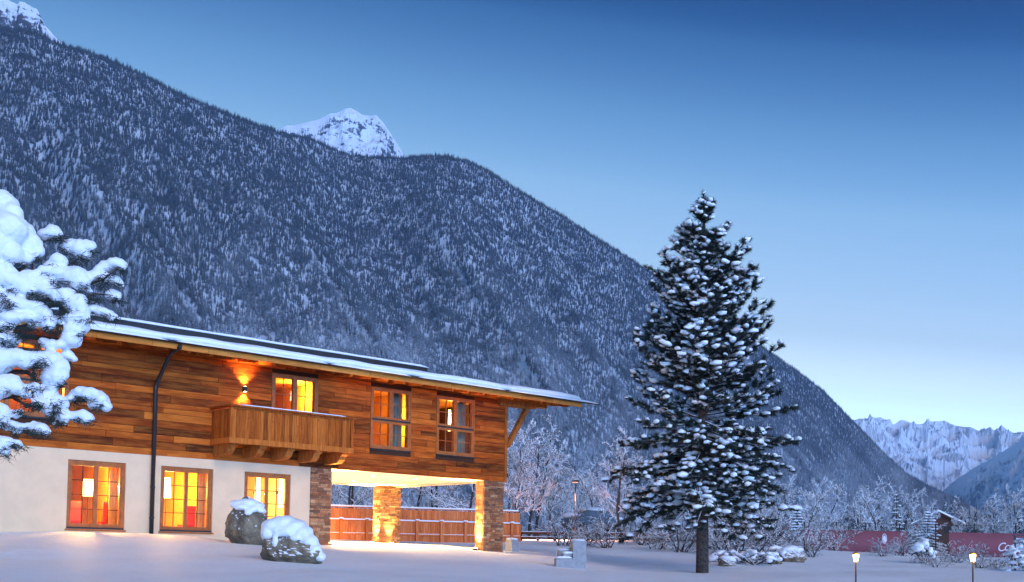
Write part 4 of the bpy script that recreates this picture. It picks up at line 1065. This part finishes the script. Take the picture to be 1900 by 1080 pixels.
# ------------------------------------------------------------------ foreground pine boughs at the left edge
def near_pine():
    Yt = 9.0
    def P(px, py, dy=0.0): return at(px, py, Yt+dy)
    base = on_ground(-190, Yt); base = Vector((P(-190, 600).x, Yt, ground(P(-190, 600).x, Yt)))
    o = thing('mountain_pine', 'snow smothered pine reaching its boughs in front of the chalet wall', 'tree', base)
    def Lc(v): return v-base
    tx = base.x
    MB().tube([(0,0,-0.3), (0.02,0,1.5), (0.05,0.03,3.2), (0.1,0,4.6)], [0.15, 0.12, 0.08, 0.03], 10).build('trunk', MBARK, o, True)
    S = 1/F*Yt
    # snow cushions: (px, py, rx px, rz px, depth m)
    B = [(-30,380,46,34,.1),(0,385,34,30,0),(20,398,24,20,-.05),(12,425,40,30,-.1),(38,432,26,24,0),(55,455,24,20,.05),(66,468,16,14,.05),(-20,455,50,42,-.1),(15,470,28,20,-.1),(45,478,20,12,0),
         (85,434,17,11,.15),(98,431,17,13,.15),(108,436,10,9,.15),(132,456,15,13,.2),(148,462,15,18,.2),(163,456,14,13,.2),(158,474,11,10,.2),
         (108,484,18,13,.05),(95,494,14,12,.05),(84,500,16,10,.0),(112,508,26,14,.05),(138,512,26,17,.05),(150,524,20,13,.05),(172,516,16,13,.1),(186,504,13,11,.12),(198,494,14,11,.12),(213,487,16,10,.12),(226,491,11,11,.12),(196,514,9,10,.1),
         (214,520,12,8,.15),(223,527,8,7,.15),(206,546,14,10,.18),(216,549,9,10,.18),(168,540,8,5,.1),
         (60,515,24,13,0),(75,525,26,14,0),(40,528,26,18,-.05),(20,520,20,22,-.1),(-5,510,34,28,-.1),(48,540,22,13,-.05),(90,540,26,11,-.02),(118,548,24,15,0),(140,562,22,18,0),(150,578,18,19,0),(138,590,22,10,0),(158,590,10,9,0),
         (175,574,16,9,.1),(192,580,18,9,.1),(210,588,10,6,.1),
         (-10,560,40,22,-.1),(30,565,24,15,-.1),(66,572,22,13,-.05),(80,582,18,14,-.05),(20,590,22,12,-.15),(50,588,16,10,-.1),(8,606,18,9,-.15),(62,604,10,9,-.05),(88,602,14,10,-.05),(100,596,14,8,0),
         (22,630,18,12,-.15),(5,628,20,10,-.2),(140,612,20,14,0),(152,605,16,12,0),(132,628,20,16,0),(118,640,14,10,0),(96,640,18,11,-.05),(82,634,12,8,-.05),(126,660,13,9,.05),(136,666,9,6,.05),
         (-15,665,44,30,-.15),(20,662,26,20,-.15),(45,668,26,18,-.1),(70,664,24,14,-.1),(92,668,24,18,-.1),(108,682,20,20,-.1),(100,700,24,18,-.1),(96,718,14,12,-.1),(116,696,12,14,-.1),
         (-20,720,40,24,-.2),(15,712,26,18,-.2),(35,722,18,12,-.2),(45,732,12,9,-.2),(62,716,13,7,-.15),(72,724,12,8,-.1),(84,736,20,10,-.1),(104,742,18,11,-.1),(116,752,14,9,-.1),(112,768,14,12,-.1),
         (76,748,16,11,-.15),(88,758,16,12,-.15),(92,768,9,7,-.15),(128,740,12,6,0),(140,730,12,8,0),(152,728,18,10,0),(170,732,20,12,0),(186,742,18,14,0),(197,754,9,11,0),(178,750,14,11,0),
         (138,772,16,10,-.05),(156,774,18,12,-.05),(168,776,6,8,-.05),(118,778,9,9,-.1),(100,786,6,5,-.1),
         (-10,770,24,26,-.25),(8,766,10,14,-.25),(30,768,12,8,-.2),(38,764,6,6,-.2),(20,788,14,6,-.2),(38,792,16,6,-.2),(56,792,14,8,-.2),(74,796,18,11,-.2),(86,800,10,9,-.2),(62,786,6,5,-.2),(32,802,8,4,-.2),(14,796,8,4,-.2),
         (-12,826,24,18,-.3),(5,822,18,14,-.3),(10,836,10,10,-.3),(30,822,11,6,-.25),(36,826,7,6,-.25)]
    bl = []
    for px, py, rx, rz_, dy in B:
        c = Lc(P(px, py, dy)); k = (Yt+dy)/F
        bl.append((tuple(c), (rx*k*1.03, max(rx, rz_)*k*0.9, rz_*k*1.04)))
    # same kind of load on boughs outside the frame
    rr = random.Random(5)
    for k in range(70):
        a = rr.uniform(1.2, 5.2); q = rr.uniform(0.35, 1.15); zz = rr.uniform(1.6, 4.6)
        c = Vector((q*math.cos(a), q*math.sin(a), zz)); r_ = rr.uniform(0.08, 0.17)
        bl.append((tuple(c), (r_*1.25, r_*1.25, r_*0.7)))
    link('snow_load', merged_blobs(bl, 0.013, 'snow_load', MSNOW, 0.016, 12.0, 2), o)
    # boughs
    br = MB()
    paths = [[(-190,640),(-60,520),(40,500),(75,452),(95,442)], [(-190,660),(-40,560),(60,545),(110,520),(140,475)], [(-190,660),(-20,580),(80,560),(150,532),(190,520),(222,495)],
             [(-190,660),(0,590),(90,568),(140,560),(175,545),(210,548)], [(-190,700),(-20,620),(70,600),(120,590),(190,588)], [(-190,720),(-30,655),(10,646),(60,650),(100,655),(128,680),(135,668)],
             [(-190,760),(-40,690),(50,690),(64,700),(68,712),(110,715)], [(-190,790),(-40,735),(8,724),(28,740),(50,752),(85,762)], [(-190,790),(-20,740),(60,730),(90,742),(140,745),(185,745)], [(-190,800),(-20,780),(10,788),(30,798),(60,806),(84,806)], [(-190,830),(-60,815),(0,830),(30,832)],
             [(48,540),(62,520),(59,480)], [(118,580),(110,560),(100,545)], [(90,742),(96,770),(104,778)]]
    for pa in paths:
        pp = [Lc(P(x, y, 0.06 if x > -100 else 0.0)) for x, y in pa]
        if pa[0][0] == -190: pp[0] = Vector((0.05, 0, pp[0].z))
        n = len(pp); br.tube(pp, [0.026*(1-i/(n-1))+0.003 for i in range(n)], 7, False)
    br.build('boughs', MBARK, o, True)
    # needle tufts under and beside the cushions
    nd = MB(); T = [(5,478,-.12,160,20),(20,486,-.1,160,18),(120,465,.12,120,16),(133,483,.12,60,18),(140,490,.1,80,16),(98,524,-.05,150,18),(108,534,-.06,150,20),(185,516,.03,80,16),(200,510,.03,60,14),(150,545,-.02,150,22),(168,550,0,150,22),(185,556,.05,140,20),
         (62,546,-.1,130,20),(75,552,-.1,150,22),(95,560,-.1,150,24),(110,566,-.1,160,24),(125,560,-.06,160,20),(10,556,-.2,160,24),(20,566,-.2,160,26),(0,548,-.2,140,22),(112,584,-.05,150,24),(128,578,-.06,150,22),(20,606,-.25,150,26),(36,612,-.22,150,28),(50,610,-.2,160,28),(30,622,-.2,150,26),(45,624,-.2,140,26),(60,622,-.15,130,26),(105,612,-.05,100,24),(112,604,-.04,90,22),(100,618,-.06,110,20),
         (70,640,-.16,130,22),(72,680,-.22,150,20),(80,672,-.2,160,18),(60,702,-.2,40,14),(66,690,-.2,120,16),(12,632,-.25,150,18),(55,750,-.28,150,22),(64,754,-.28,150,22),(72,750,-.27,140,20),(78,756,-.25,150,16),(102,752,-.2,110,18),(106,764,-.2,100,18),(149,738,-.12,90,14),(156,741,-.1,100,14),(146,781,-.15,80,10),(40,764,-.3,130,14),
         (50,798,-.3,150,16),(62,804,-.3,150,16),(75,804,-.3,150,14),(30,828,-.35,150,12),(120,672,0,130,16),(126,676,0,120,14),(190,530,0,100,14),(225,500,.1,90,12),(56,722,-.26,150,16),(160,560,.0,150,18)]
    nr_ = random.Random(9)
    for px, py, rx, rz_, dy in B:
        if px > -15 and nr_.random() < 0.75:
            T.append((px+nr_.uniform(-.5, .7)*rx, py+rz_*nr_.uniform(0.55, 0.95), dy-0.03, nr_.choice([30, 60, 120, 150, 165]), nr_.uniform(14, 24)))
    for px, py, dy, ang, ln in T:
        c = Lc(P(px, py, dy)); k = Yt/F
        for j in range(34):
            a = math.radians(-ang+90*0+nr_.gauss(0, 42)); L = ln*k*nr_.uniform(0.6, 1.15)
            d = Vector((math.cos(a)*(1 if nr_.random() < .8 else -1), nr_.gauss(0, .5), math.sin(a)*0.6-0.05)).normalized()
            s_ = d.cross(Vector((0, 1, 0.2))).normalized()*0.0022; st = c+Vector((nr_.gauss(0, .02), nr_.gauss(0, .02), nr_.gauss(0, .014)))
            nd.add([st-s_, st+s_, st+d*L], [(0, 1, 2)])
    nd.build('needles', MNEEDLE, o)
near_pine()

# ------------------------------------------------------------------ boulders
def boulder(label, px, Y, dims, seed, shear, snow, cut=0.0, rotz=0.0):
    p = on_ground(px, Y); o = thing('boulder', label, 'boulder', p, rotz)
    V, Fs = ico(5); vs = []; rq = random.Random(int(seed*7))
    pl = [(Vector((rq.gauss(0, 1), rq.gauss(0, 1), rq.gauss(0, 0.7))).normalized(), rq.uniform(0.74, 1.0)) for _ in range(22)]
    for v_ in V:
        u = Vector(v_); r_ = min([dd_/max(1e-3, n_.dot(u)) for n_, dd_ in pl if n_.dot(u) > 0.05]+[1.25])
        q = np.array(v_)*r_*(1+0.09*fbm(tuple(v_*3.1+seed), 6)+0.035*mnoise.noise(Vector(v_*11+seed)))
        x, y, z = q*np.array(dims)/2*1.12
        z = z+dims[2]/2-cut; tp_ = 1.14-0.30*max(0.0, z)/dims[2]; x = x*tp_+shear*(z/dims[2]); y *= tp_
        vs.append((x, y, z))
    MB().add(vs, Fs).build('rock', MROCK, o, False)
    link('snow_cap', merged_blobs(snow, 0.03, 'snow_cap', MSNOW, 0.018, 6.0, 3), o)
    return o
boulder('upright squared boulder with snow cap standing against the plinth wall', 457, 30.3, (1.0, 0.85, 1.16), 6.0, 0.0,
        [((-0.22,-.05,1.0),(0.26,.3,.12)), ((0.05,-.05,1.03),(0.3,.33,.13)), ((0.25,-.1,0.97),(0.2,.26,.10)), ((0.37,-.1,0.83),(0.13,.2,.07)), ((-.05,-.3,.92),(.25,.14,.09)), ((0.18,-.32,.88),(.16,.12,.10)), ((0.1,-.4,.78),(.1,.06,.08))], 0.08)
boulder('leaning boulder half buried in snow with a thick snow hood', 545, 26.0, (1.25, 0.85, 0.80), 8.0, -0.30,
        [((-0.52,-.12,.60),(.20,.30,.20)), ((-0.44,-.12,.76),(.26,.32,.17)), ((-0.22,-.1,.84),(.30,.34,.16)), ((0.02,-.1,.76),(.28,.34,.17)), ((0.20,-.14,.62),(.24,.32,.18)), ((-.16,-.36,.66),(.28,.12,.14)), ((0.36,-.2,.44),(.20,.26,.16)), ((0.50,-.25,.26),(.16,.22,.14)), ((0.62,-.27,.10),(.12,.18,.10)), ((-.34,-.42,.42),(.07,.05,.14)), ((0.10,-.42,.50),(.12,.07,.08)), ((0.46,-.44,.16),(.07,.06,.07))], 0.22)
boulder('dark squat rock under snow right of the big pine', 1470, 46, (1.0, 0.8, 0.62), 12.0, 0.0, [((-.15,0,.52),(.3,.3,.12)), ((.18,0,.5),(.26,.28,.11)), ((0,.0,.56),(.25,.25,.12)), ((-.4,-.1,.36),(.14,.2,.09))], 0.1)
boulder('small dark rock peeking from snow beside the squat rock', 1437, 43, (0.5, 0.45, 0.42), 15.0, 0.0, [((-.05,0,.36),(.22,.2,.09)), ((-.2,.0,.3),(.15,.16,.08))], 0.06)
boulder('low rock edge buried in snow at the foot of the low cushion', 1348, 41.5, (0.55, 0.4, 0.36), 19.0, 0.0, [((0,0,.28),(.26,.2,.08)), ((.2,0,.2),(.15,.15,.08))], 0.1)

# ------------------------------------------------------------------ stepped stone block on the lawn
p = on_ground(1056, 36.0); o = thing('stone_fountain', 'stepped grey stone block with snow caps on the lawn', 'stone block', p, math.radians(8))
MB().box((0.06, -0.30, -0.1), (0.46, 0.30, 0.80)).build('tall_block', MCONC, o)
MB().box((-0.46, -0.34, -0.1), (0.058, 0.02, 0.28)).build('low_block', MCONC, o)
MB().box((-0.30, 0.022, -0.1), (0.058, 0.40, 0.52)).build('middle_block', MCONC, o)
MB().box((-0.22, -0.20, 0.34), (0.058, 0.018, 0.42)).build('shelf', MCONC, o)
for a, b in (((0.26,0,0.83),(0.21,.31,.055)), ((-0.2,-.16,0.30),(.27,.19,.05)), ((-0.12,.21,.545),(.19,.2,.05)), ((0.0,-.12,0.45),(.24,.14,.05))):
    link('snow_cap', merged_blobs([(a, b), ((a[0]-b[0]*.4, a[1], a[2]), (b[0]*.6, b[1]*.9, b[2]*1.05)), ((a[0]+b[0]*.4, a[1], a[2]), (b[0]*.6, b[1]*.95, b[2]*.9))], 0.025, 'snow_cap', MSNOW, 0.008, 6.0, 2), o)
p = on_ground(950, 43.2); o = thing('stone_block', 'small upright grey stone block with snow cap beside the corner pillar', 'stone block', p, HANG)
MB().box((-0.19, -0.16, -0.1), (0.19, 0.16, 0.42)).build('block', MCONC, o)
link('snow_cap', merged_blobs([((0,0,.45),(.23,.2,.05)), ((-.1,0,.46),(.14,.17,.045))], 0.025, 'snow_cap', MSNOW, 0.008, 6.0, 2), o)

# ------------------------------------------------------------------ larch board fence behind the carport
fA = on_ground(560, 56.0); fB = on_ground(963, 61.0)
fd = fB-fA; fl = math.hypot(fd.x, fd.y); fang = math.atan2(fd.y, fd.x)
zA = at(640, 1003, 57).z; fo_ = thing('board_fence', 'orange larch board fence with snowy rails behind the carport', 'fence', (fA.x, fA.y, zA-0.1), fang)
rise = (at(960, 1008, 61).z-zA)/fl
rr = random.Random(31); bms = [MB().box((0, 0, 0), (w-0.006, 0.022, hh)).mesh('board', MFENCE) for w in (0.12, 0.145) for hh in (1.0,)]
x = 0.0; k = 0
while x < fl:
    w = (0.12, 0.145)[k % 2]; z0_ = rise*x
    b = link('board', bms[k % 2], fo_, loc=(x, rr.uniform(-.004, .004), z0_)); b.scale = (1, 1, 1.06)
    b2 = link('board', bms[k % 2], fo_, loc=(x, 0.16+rr.uniform(-.004, .004), z0_+0.62)); b2.scale = (1, 1, 1.04)
    x += w; k += 1
def fbar(y0, y1, z0_, z1_, name, m_, xa=0.0, xb=fl):
    MB().add([(xa,y0,z0_+rise*xa),(xb,y0,z0_+rise*xb),(xb,y1,z0_+rise*xb),(xa,y1,z0_+rise*xa),(xa,y0,z1_+rise*xa),(xb,y0,z1_+rise*xb),(xb,y1,z1_+rise*xb),(xa,y1,z1_+rise*xa)],
             [(0,3,2,1),(4,5,6,7),(0,1,5,4),(1,2,6,5),(2,3,7,6),(3,0,4,7)]).build(name, m_, fo_)
fbar(-0.035, 0.06, 1.061, 1.10, 'cap_rail', MFENCE); fbar(-0.05, -0.006, 0.38, 0.46, 'rail', MFENCE); fbar(0.13, 0.22, 1.70, 1.74, 'cap_rail', MFENCE)
fbar(-0.06, 0.08, 1.102, 1.16, 'snow_line', MSNOW); fbar(-0.052, -0.008, 0.462, 0.485, 'snow_line', MSNOW); fbar(0.10, 0.25, 1.742, 1.81, 'snow_line', MSNOW)
x = 0.55
while x < fl+0.1:
    MB().box((x-0.07, -0.13, rise*x-0.2), (x+0.07, -0.052, rise*x+1.14)).build('post', MFENCE, fo_)
    MB().prism([(x-0.11, rise*x+1.142), (x+0.11, rise*x+1.142), (x+0.09, rise*x+1.20), (x-0.09, rise*x+1.20)], -0.16, -0.03, 'y').build('post_snow', MSNOW, fo_); x += 1.30

# ------------------------------------------------------------------ dark rail fence
rA = on_ground(966, 62.0); rB = on_ground(1242, 63.0); rd = rB-rA; rl = math.hypot(rd.x, rd.y)
rf = thing('rail_fence', 'low dark two rail fence along the snow bank behind the shrubs', 'fence', (rA.x, rA.y, 0), math.atan2(rd.y, rd.x))
zr0, zr1 = at(966, 1004, 62).z, at(1242, 1007, 63).z
n = 9
for k in range(n+1):
    x = rl*k/n; zz = zr0+(zr1-zr0)*k/n
    MB().box((x-0.06, -0.06, zz-0.5), (x+0.06, 0.06, zz+0.52)).build('post', MRAIL, rf)
    if k < n:
        x2 = rl*(k+1)/n; z2 = zr0+(zr1-zr0)*(k+1)/n
        for hh in (0.16, 0.42):
            MB().bar((x, -0.08, zz+hh), (x2-0.01, -0.08, z2+hh), 0.035, 0.14).build('rail', MRAIL, rf)
            MB().bar((x, -0.08, zz+hh+0.085), (x2-0.01, -0.08, z2+hh+0.085), 0.05, 0.028).build('rail_snow', MSNOW, rf)

# ------------------------------------------------------------------ lanterns on the lawn
MLANT = m_emit('lantern_glass', (1.0, 0.62, 0.24), 2.2)
for px, lab in ((1588, 'lit garden lantern on slim post before the left red banner'), (1805, 'lit garden lantern on slim post before the right red banner')):
    p = on_ground(px, 24.0); o = thing('garden_lantern', lab, 'lantern', p)
    top = at(px, 1024, 24.0).z-p.z
    MB().lathe([(0.024, -0.15), (0.024, 0.03), (0.017, 0.05), (0.017, top-0.24), (0.028, top-0.215), (0.045, top-0.205)], (0,0,0), 12).build('post', MDARK, o, True)
    MB().lathe([(0.040, top-0.20), (0.062, top-0.06), (0.060, top-0.055)], (0,0,0), 14).build('glass', MLANT, o, True)
    MB().lathe([(0.068, top-0.053), (0.070, top-0.045), (0.035, top-0.01), (0.012, top)], (0,0,0), 14).build('hood', m_plain('copper_hood', (0.30, 0.14, 0.05), 0.5, 0.3), o, True)
    ld = bpy.data.lights.new('lantern_light', 'POINT'); ld.energy = 14; ld.color = (1.0, 0.62, 0.28); ld.shadow_soft_size = 0.05
    lo = bpy.data.objects.new('lantern_light', ld); COL.objects.link(lo); lo.parent = o; lo.location = (0, -0.14, top-0.13)

# ------------------------------------------------------------------ street lamp beside the shrubs
p = on_ground(1066, 66.0); o = thing('lamp_post', 'thin road lamp on tall pole behind the arching shrub', 'street lamp', p)
hh = at(1066, 893, 66.0).z-p.z
MB().tube([(0,0,-.2), (0,0,hh-0.05)], [0.045, 0.03], 8).build('pole', MDARK, o, True)
MB().prism([(-0.26, hh-0.05), (0.20, hh-0.05), (0.24, hh+0.02), (0.10, hh+0.08), (-0.18, hh+0.06)], -0.12, 0.12, 'y').build('lamp_head', MDARK, o)
MB().box((-0.2, -0.08, hh-0.065), (0.14, 0.08, hh-0.052)).build('lens', m_emit('road_lamp_lens', (1.0, 0.55, 0.35), 0.6), o)
ld = bpy.data.lights.new('road_lamp_light', 'SPOT'); ld.energy = 2200; ld.color = (1.0, 0.42, 0.26); ld.spot_size = math.radians(112); ld.spot_blend = 0.8; ld.shadow_soft_size = 0.1
lo = bpy.data.objects.new('road_lamp_light', ld); COL.objects.link(lo); lo.parent = o; lo.location = (-0.25, -0.7, hh-0.10)

# ------------------------------------------------------------------ tennis court fence with red banners
p0 = on_ground(1478, 92.0); p1 = on_ground(1990, 95.0); dd = p1-p0; tl = math.hypot(dd.x, dd.y)
zb = at(1600, 1034, 92.5).z
tf = thing('court_fence', 'tall dark wire court fence with slim posts behind the lawn', 'fence', (p0.x, p0.y, zb), math.atan2(dd.y, dd.x))
def tx_(px): return (px-1478)/(1990-1478)*tl
for px in (1484, 1493, 1550, 1604, 1666, 1733, 1805, 1883, 1950):
    MB().tube([(tx_(px), 0.06, -0.4), (tx_(px), 0.06, 2.72)], 0.045, 8).build('post', MDARK, tf, True)
for zz in (2.66, 0.1): MB().tube([(0, 0.06, zz), (tl, 0.06, zz)], 0.014, 5).build('wire', MDARK, tf)
mw = MB()
for k in range(1, 26): mw.tube([(0, 0.062, 0.1+k*0.1), (tl, 0.062, 0.1+k*0.1)], 0.0035, 3, False)
for k in range(int(tl/0.12)): mw.tube([(k*0.12, 0.066, 0.1), (k*0.12, 0.066, 2.66)], 0.0035, 3, False)
mw.build('wire_mesh', m_plain('green_wire', (0.03, 0.06, 0.05), 0.6), tf, False, 'stuff')
MBAN = m_plain('red_banner', (0.20, 0.06, 0.075), 0.8, var=0.08, scale=0.8); MBANW = m_plain('banner_print', (0.62, 0.58, 0.62), 0.8, var=0.05)
def banner(xa, xb, label):
    o = thing('court_banner', label, 'banner', (p0.x, p0.y, zb), math.atan2(dd.y, dd.x)); m = MB(); n = int((xb-xa)/0.25); vs = []; fs = []
    for i in range(n+1):
        x = xa+(xb-xa)*i/n; yy = -0.02+0.02*math.sin(x*2.1)
        vs += [(x, yy, 0.12), (x, yy, 2.08), (x, yy+0.012, 2.08), (x, yy+0.012, 0.12)]
        if i < n: a = i*4; fs += [(a, a+4, a+5, a+1), (a+2, a+6, a+7, a+3), (a+1, a+5, a+6, a+2), (a+3, a+7, a+4, a)]
    m.add(vs, fs).build('cloth', MBAN, o, True); return o
b1_ = banner(tx_(1491), tx_(1680), 'left red court banner with a pale oval emblem')
b2_ = banner(tx_(1757), tx_(1988), 'right red court banner with white slanted script lettering')
# oval emblem: ring and bust silhouette, and the unreadable line below it as small strokes
xe = tx_(1637); m = MB()
def ring(m, cx, cz, rx, rz_, w, n=28, y=-0.055):
    vs = []; fs = []
    for k in range(n):
        a = 2*math.pi*k/n; vs += [(cx+rx*math.cos(a), y, cz+rz_*math.sin(a)), (cx+(rx-w)*math.cos(a), y, cz+(rz_-w)*math.sin(a))]
    for k in range(n): a, b = 2*k, 2*((k+1) % n); fs.append((a, b, b+1, a+1))
    m.add(vs, fs)
ring(m, xe, 1.48, 0.21, 0.40, 0.05)
m.add([(xe+0.13*math.cos(a)*(1 if math.sin(a) > -.2 else 1.2), -0.056, 1.46+0.28*math.sin(a)) for a in np.linspace(0, 2*math.pi, 20, endpoint=False)], [tuple(range(20))])
m.build('emblem', MBANW, b1_)
m = MB()
for k in range(12): m.box((xe-0.62+k*0.105, -0.056, 0.78), (xe-0.56+k*0.105, -0.05, 0.90))
m.build('lettering', m_plain('faint_print', (0.42, 0.22, 0.24), 0.8), b1_)
cu = bpy.data.curves.new('script', 'FONT'); cu.body = 'Coca-Cola'; cu.size = 0.95; cu.shear = 0.35; cu.space_character = 0.82; cu.extrude = 0.004
tmp = bpy.data.objects.new('tmp', cu); COL.objects.link(tmp); bpy.context.view_layer.update()
me = bpy.data.meshes.new_from_object(tmp.evaluated_get(bpy.context.evaluated_depsgraph_get())); bpy.data.objects.remove(tmp)
me.materials.clear(); me.materials.append(MBANW)
lt = link('lettering', me, b2_, loc=(tx_(1846), -0.06, 0.62)); lt.rotation_euler = (math.radians(90), math.radians(-6), 0)
# notice board at the right edge
p = on_ground(1897, 60.0); o = thing('notice_board', 'small dark framed notice board at the right end of the banner', 'sign', p)
for a in (-0.36, 0.36): MB().box((a-0.04, -0.03, -0.2), (a+0.04, 0.03, 1.25)).build('post', MDARK, o)
MB().box((-0.319, -0.02, 0.5), (0.319, 0.02, 1.15)).build('panel', m_plain('pale_panel', (0.45, 0.5, 0.52), 0.7), o)
MB().box((-0.45, -0.08, 1.252), (0.45, 0.08, 1.30)).build('roof', MDARK, o)

# ------------------------------------------------------------------ hut and parked car beyond the fences
p = on_ground(1742, 165.0); o = thing('wooden_hut', 'small brown wooden hut with snowy gable roof beyond the court', 'hut', p, math.radians(-18))
hz_ = at(1742, 972, 165).z-p.z; MH = m_plain('hut_boards', (0.085, 0.035, 0.025), 0.85, var=0.3)
MB().prism([(-3.0, 0), (3.0, 0), (3.0, hz_), (0, hz_+1.5), (-3.0, hz_)], 0, 5, 'y').build('wall', MH, o)
rf_ = MB().prism([(-3.6, hz_-0.32), (0, hz_+1.48), (3.6, hz_-0.32), (3.6, hz_-0.12), (0, hz_+1.70), (-3.6, hz_-0.12)], -0.5, 5.5, 'y').build('roof', MH, o)
MB().prism([(-3.65, hz_-0.12), (0, hz_+1.71), (3.65, hz_-0.12), (3.6, hz_+0.12), (0, hz_+1.98), (-3.6, hz_+0.12)], -0.45, 5.5, 'y').build('roof_snow', MSNOW, rf_)
for a in (-1.6, 0.7): MB().box((a, -0.03, hz_-1.3), (a+0.9, -0.002, hz_-0.3)).build('window', MDARK, o)
MB().box((-0.4, -0.03, 0), (0.4, -0.002, 1.4)).build('door', MDARK, o)
p = on_ground(1102, 74.0); p.z = at(1102, 985, 74).z-0.15; o = thing('parked_car', 'car buried under smooth snow behind the spreading shrub', 'car', p, math.radians(25))
MCAR = m_plain('dark_car_paint', (0.05, 0.05, 0.06), 0.3)
MB().prism([(-1.9,0.3),(1.9,0.3),(1.95,0.62),(1.85,0.82),(1.05,0.92),(0.55,1.36),(-0.9,1.40),(-1.6,0.95),(-1.95,0.85)], -0.82, 0.82, 'y').build('body', MCAR, o)
for a in (-1.2, 1.2):
    for b in (-0.84, 0.84):
        w = MB(); w.tube([(a, b-0.09, 0.31), (a, b+0.09, 0.31)], 0.31, 16); w.build('wheel', MDARK, o)
for b in (-0.824, 0.822): MB().prism([(-1.35,0.96),(0.78,0.96),(0.48,1.28),(-0.85,1.31)], b, b+0.003, 'y').build('side_window', MGLASS, o)
link('snow_cover', merged_blobs([((-0.2,0,1.42),(1.0,.85,.22)), ((1.4,0,.92),(.7,.85,.16)), ((0.75,0,1.15),(.5,.82,.2)), ((-1.55,0,1.08),(.55,.82,.2))], 0.06, 'snow_cover', MSNOW, 0.02, 3.0, 3), o)

# ------------------------------------------------------------------ spruces in the middle distance and at the right edge
def small_spruce(label, px, Y, h, w, seed, snow=0.6, group=None):
    p = on_ground(px, Y); o = thing('spruce_tree', label, 'tree', p, 0, group); rr = random.Random(seed)
    MB().tube([(0,0,-.1), (0,0,h*0.97)], [0.05+h*0.012, 0.012], 7).build('trunk', MBARK, o, True)
    nd = MB(); sn = MB(); V, Fs = ico(1)
    z = h*0.08
    while z < h*0.97:
        R = w/2*(1-z/h)**0.85+0.05
        for k in range(max(5, int(9*R/ (w/2)+4))):
            a = rr.uniform(0, 6.28); L = R*rr.uniform(0.65, 1.1); dr = -0.28+0.35*(z/h)
            n = max(2, int(L/0.22))
            for i in range(1, n+1):
                c = Vector((math.cos(a)*L*i/n, math.sin(a)*L*i/n, z+dr*L*i/n*(i/n)))
                for j in range(9):
                    d = Vector((math.cos(a)+rr.gauss(0,.7), math.sin(a)+rr.gauss(0,.7), rr.gauss(-.25,.35))).normalized(); q = d.cross(Vector((0,0,1)))
                    q = q.normalized()*0.02 if q.length > 1e-3 else Vector((.02,0,0)); nd.add([c-q, c+q, c+d*rr.uniform(.14,.26)], [(0,1,2)])
                if rr.random() < snow:
                    s_ = rr.uniform(0.07, 0.14); sn.add(V*np.array([s_*1.3, s_*1.3, s_*0.55])*np.array([rr.uniform(.8,1.2) for _ in range(3)])+np.array(c)+np.array([0,0,.05]), Fs)
        z += h*0.045+0.05
    nd.build('needles', MNEEDLE, o); sn.build('snow_load', MSNOW, o, True)
small_spruce('dark narrow spruce rising behind left red banner', 1664, 102, 5.6, 1.9, 2, 0.25)
small_spruce('young spruce striped with snow in the gap between the red banners', 1722, 99, 3.9, 4.0, 4, 0.75)
small_spruce('snowy young spruce at left end of the court fence', 1478, 86, 3.4, 2.4, 6, 0.7)
small_spruce('snow heaped spruce just right of the notice board', 1942, 40, 3.6, 2.4, 8, 0.9)

# ------------------------------------------------------------------ air
mb = MB().box((-9500, -290, -4.0), (9500, 13500, 3300))
t = NT('haze_air'); t.t.nodes.remove(t.b); vol = t.n('ShaderNodeVolumePrincipled')
vol.inputs['Color'].default_value = (0.35, 0.62, 1.0, 1); vol.inputs['Density'].default_value = 2.2e-5; vol.inputs['Anisotropy'].default_value = 0.0
_out = [n for n in t.t.nodes if n.type == 'OUTPUT_MATERIAL'][0]; t.l(vol.outputs[0], _out.inputs['Volume'])
hz = mb.build('haze', t.m, None, False, 'stuff'); tag(hz, 'thin blue evening haze filling the whole valley', 'haze')
SC.cycles.volume_bounces = 1
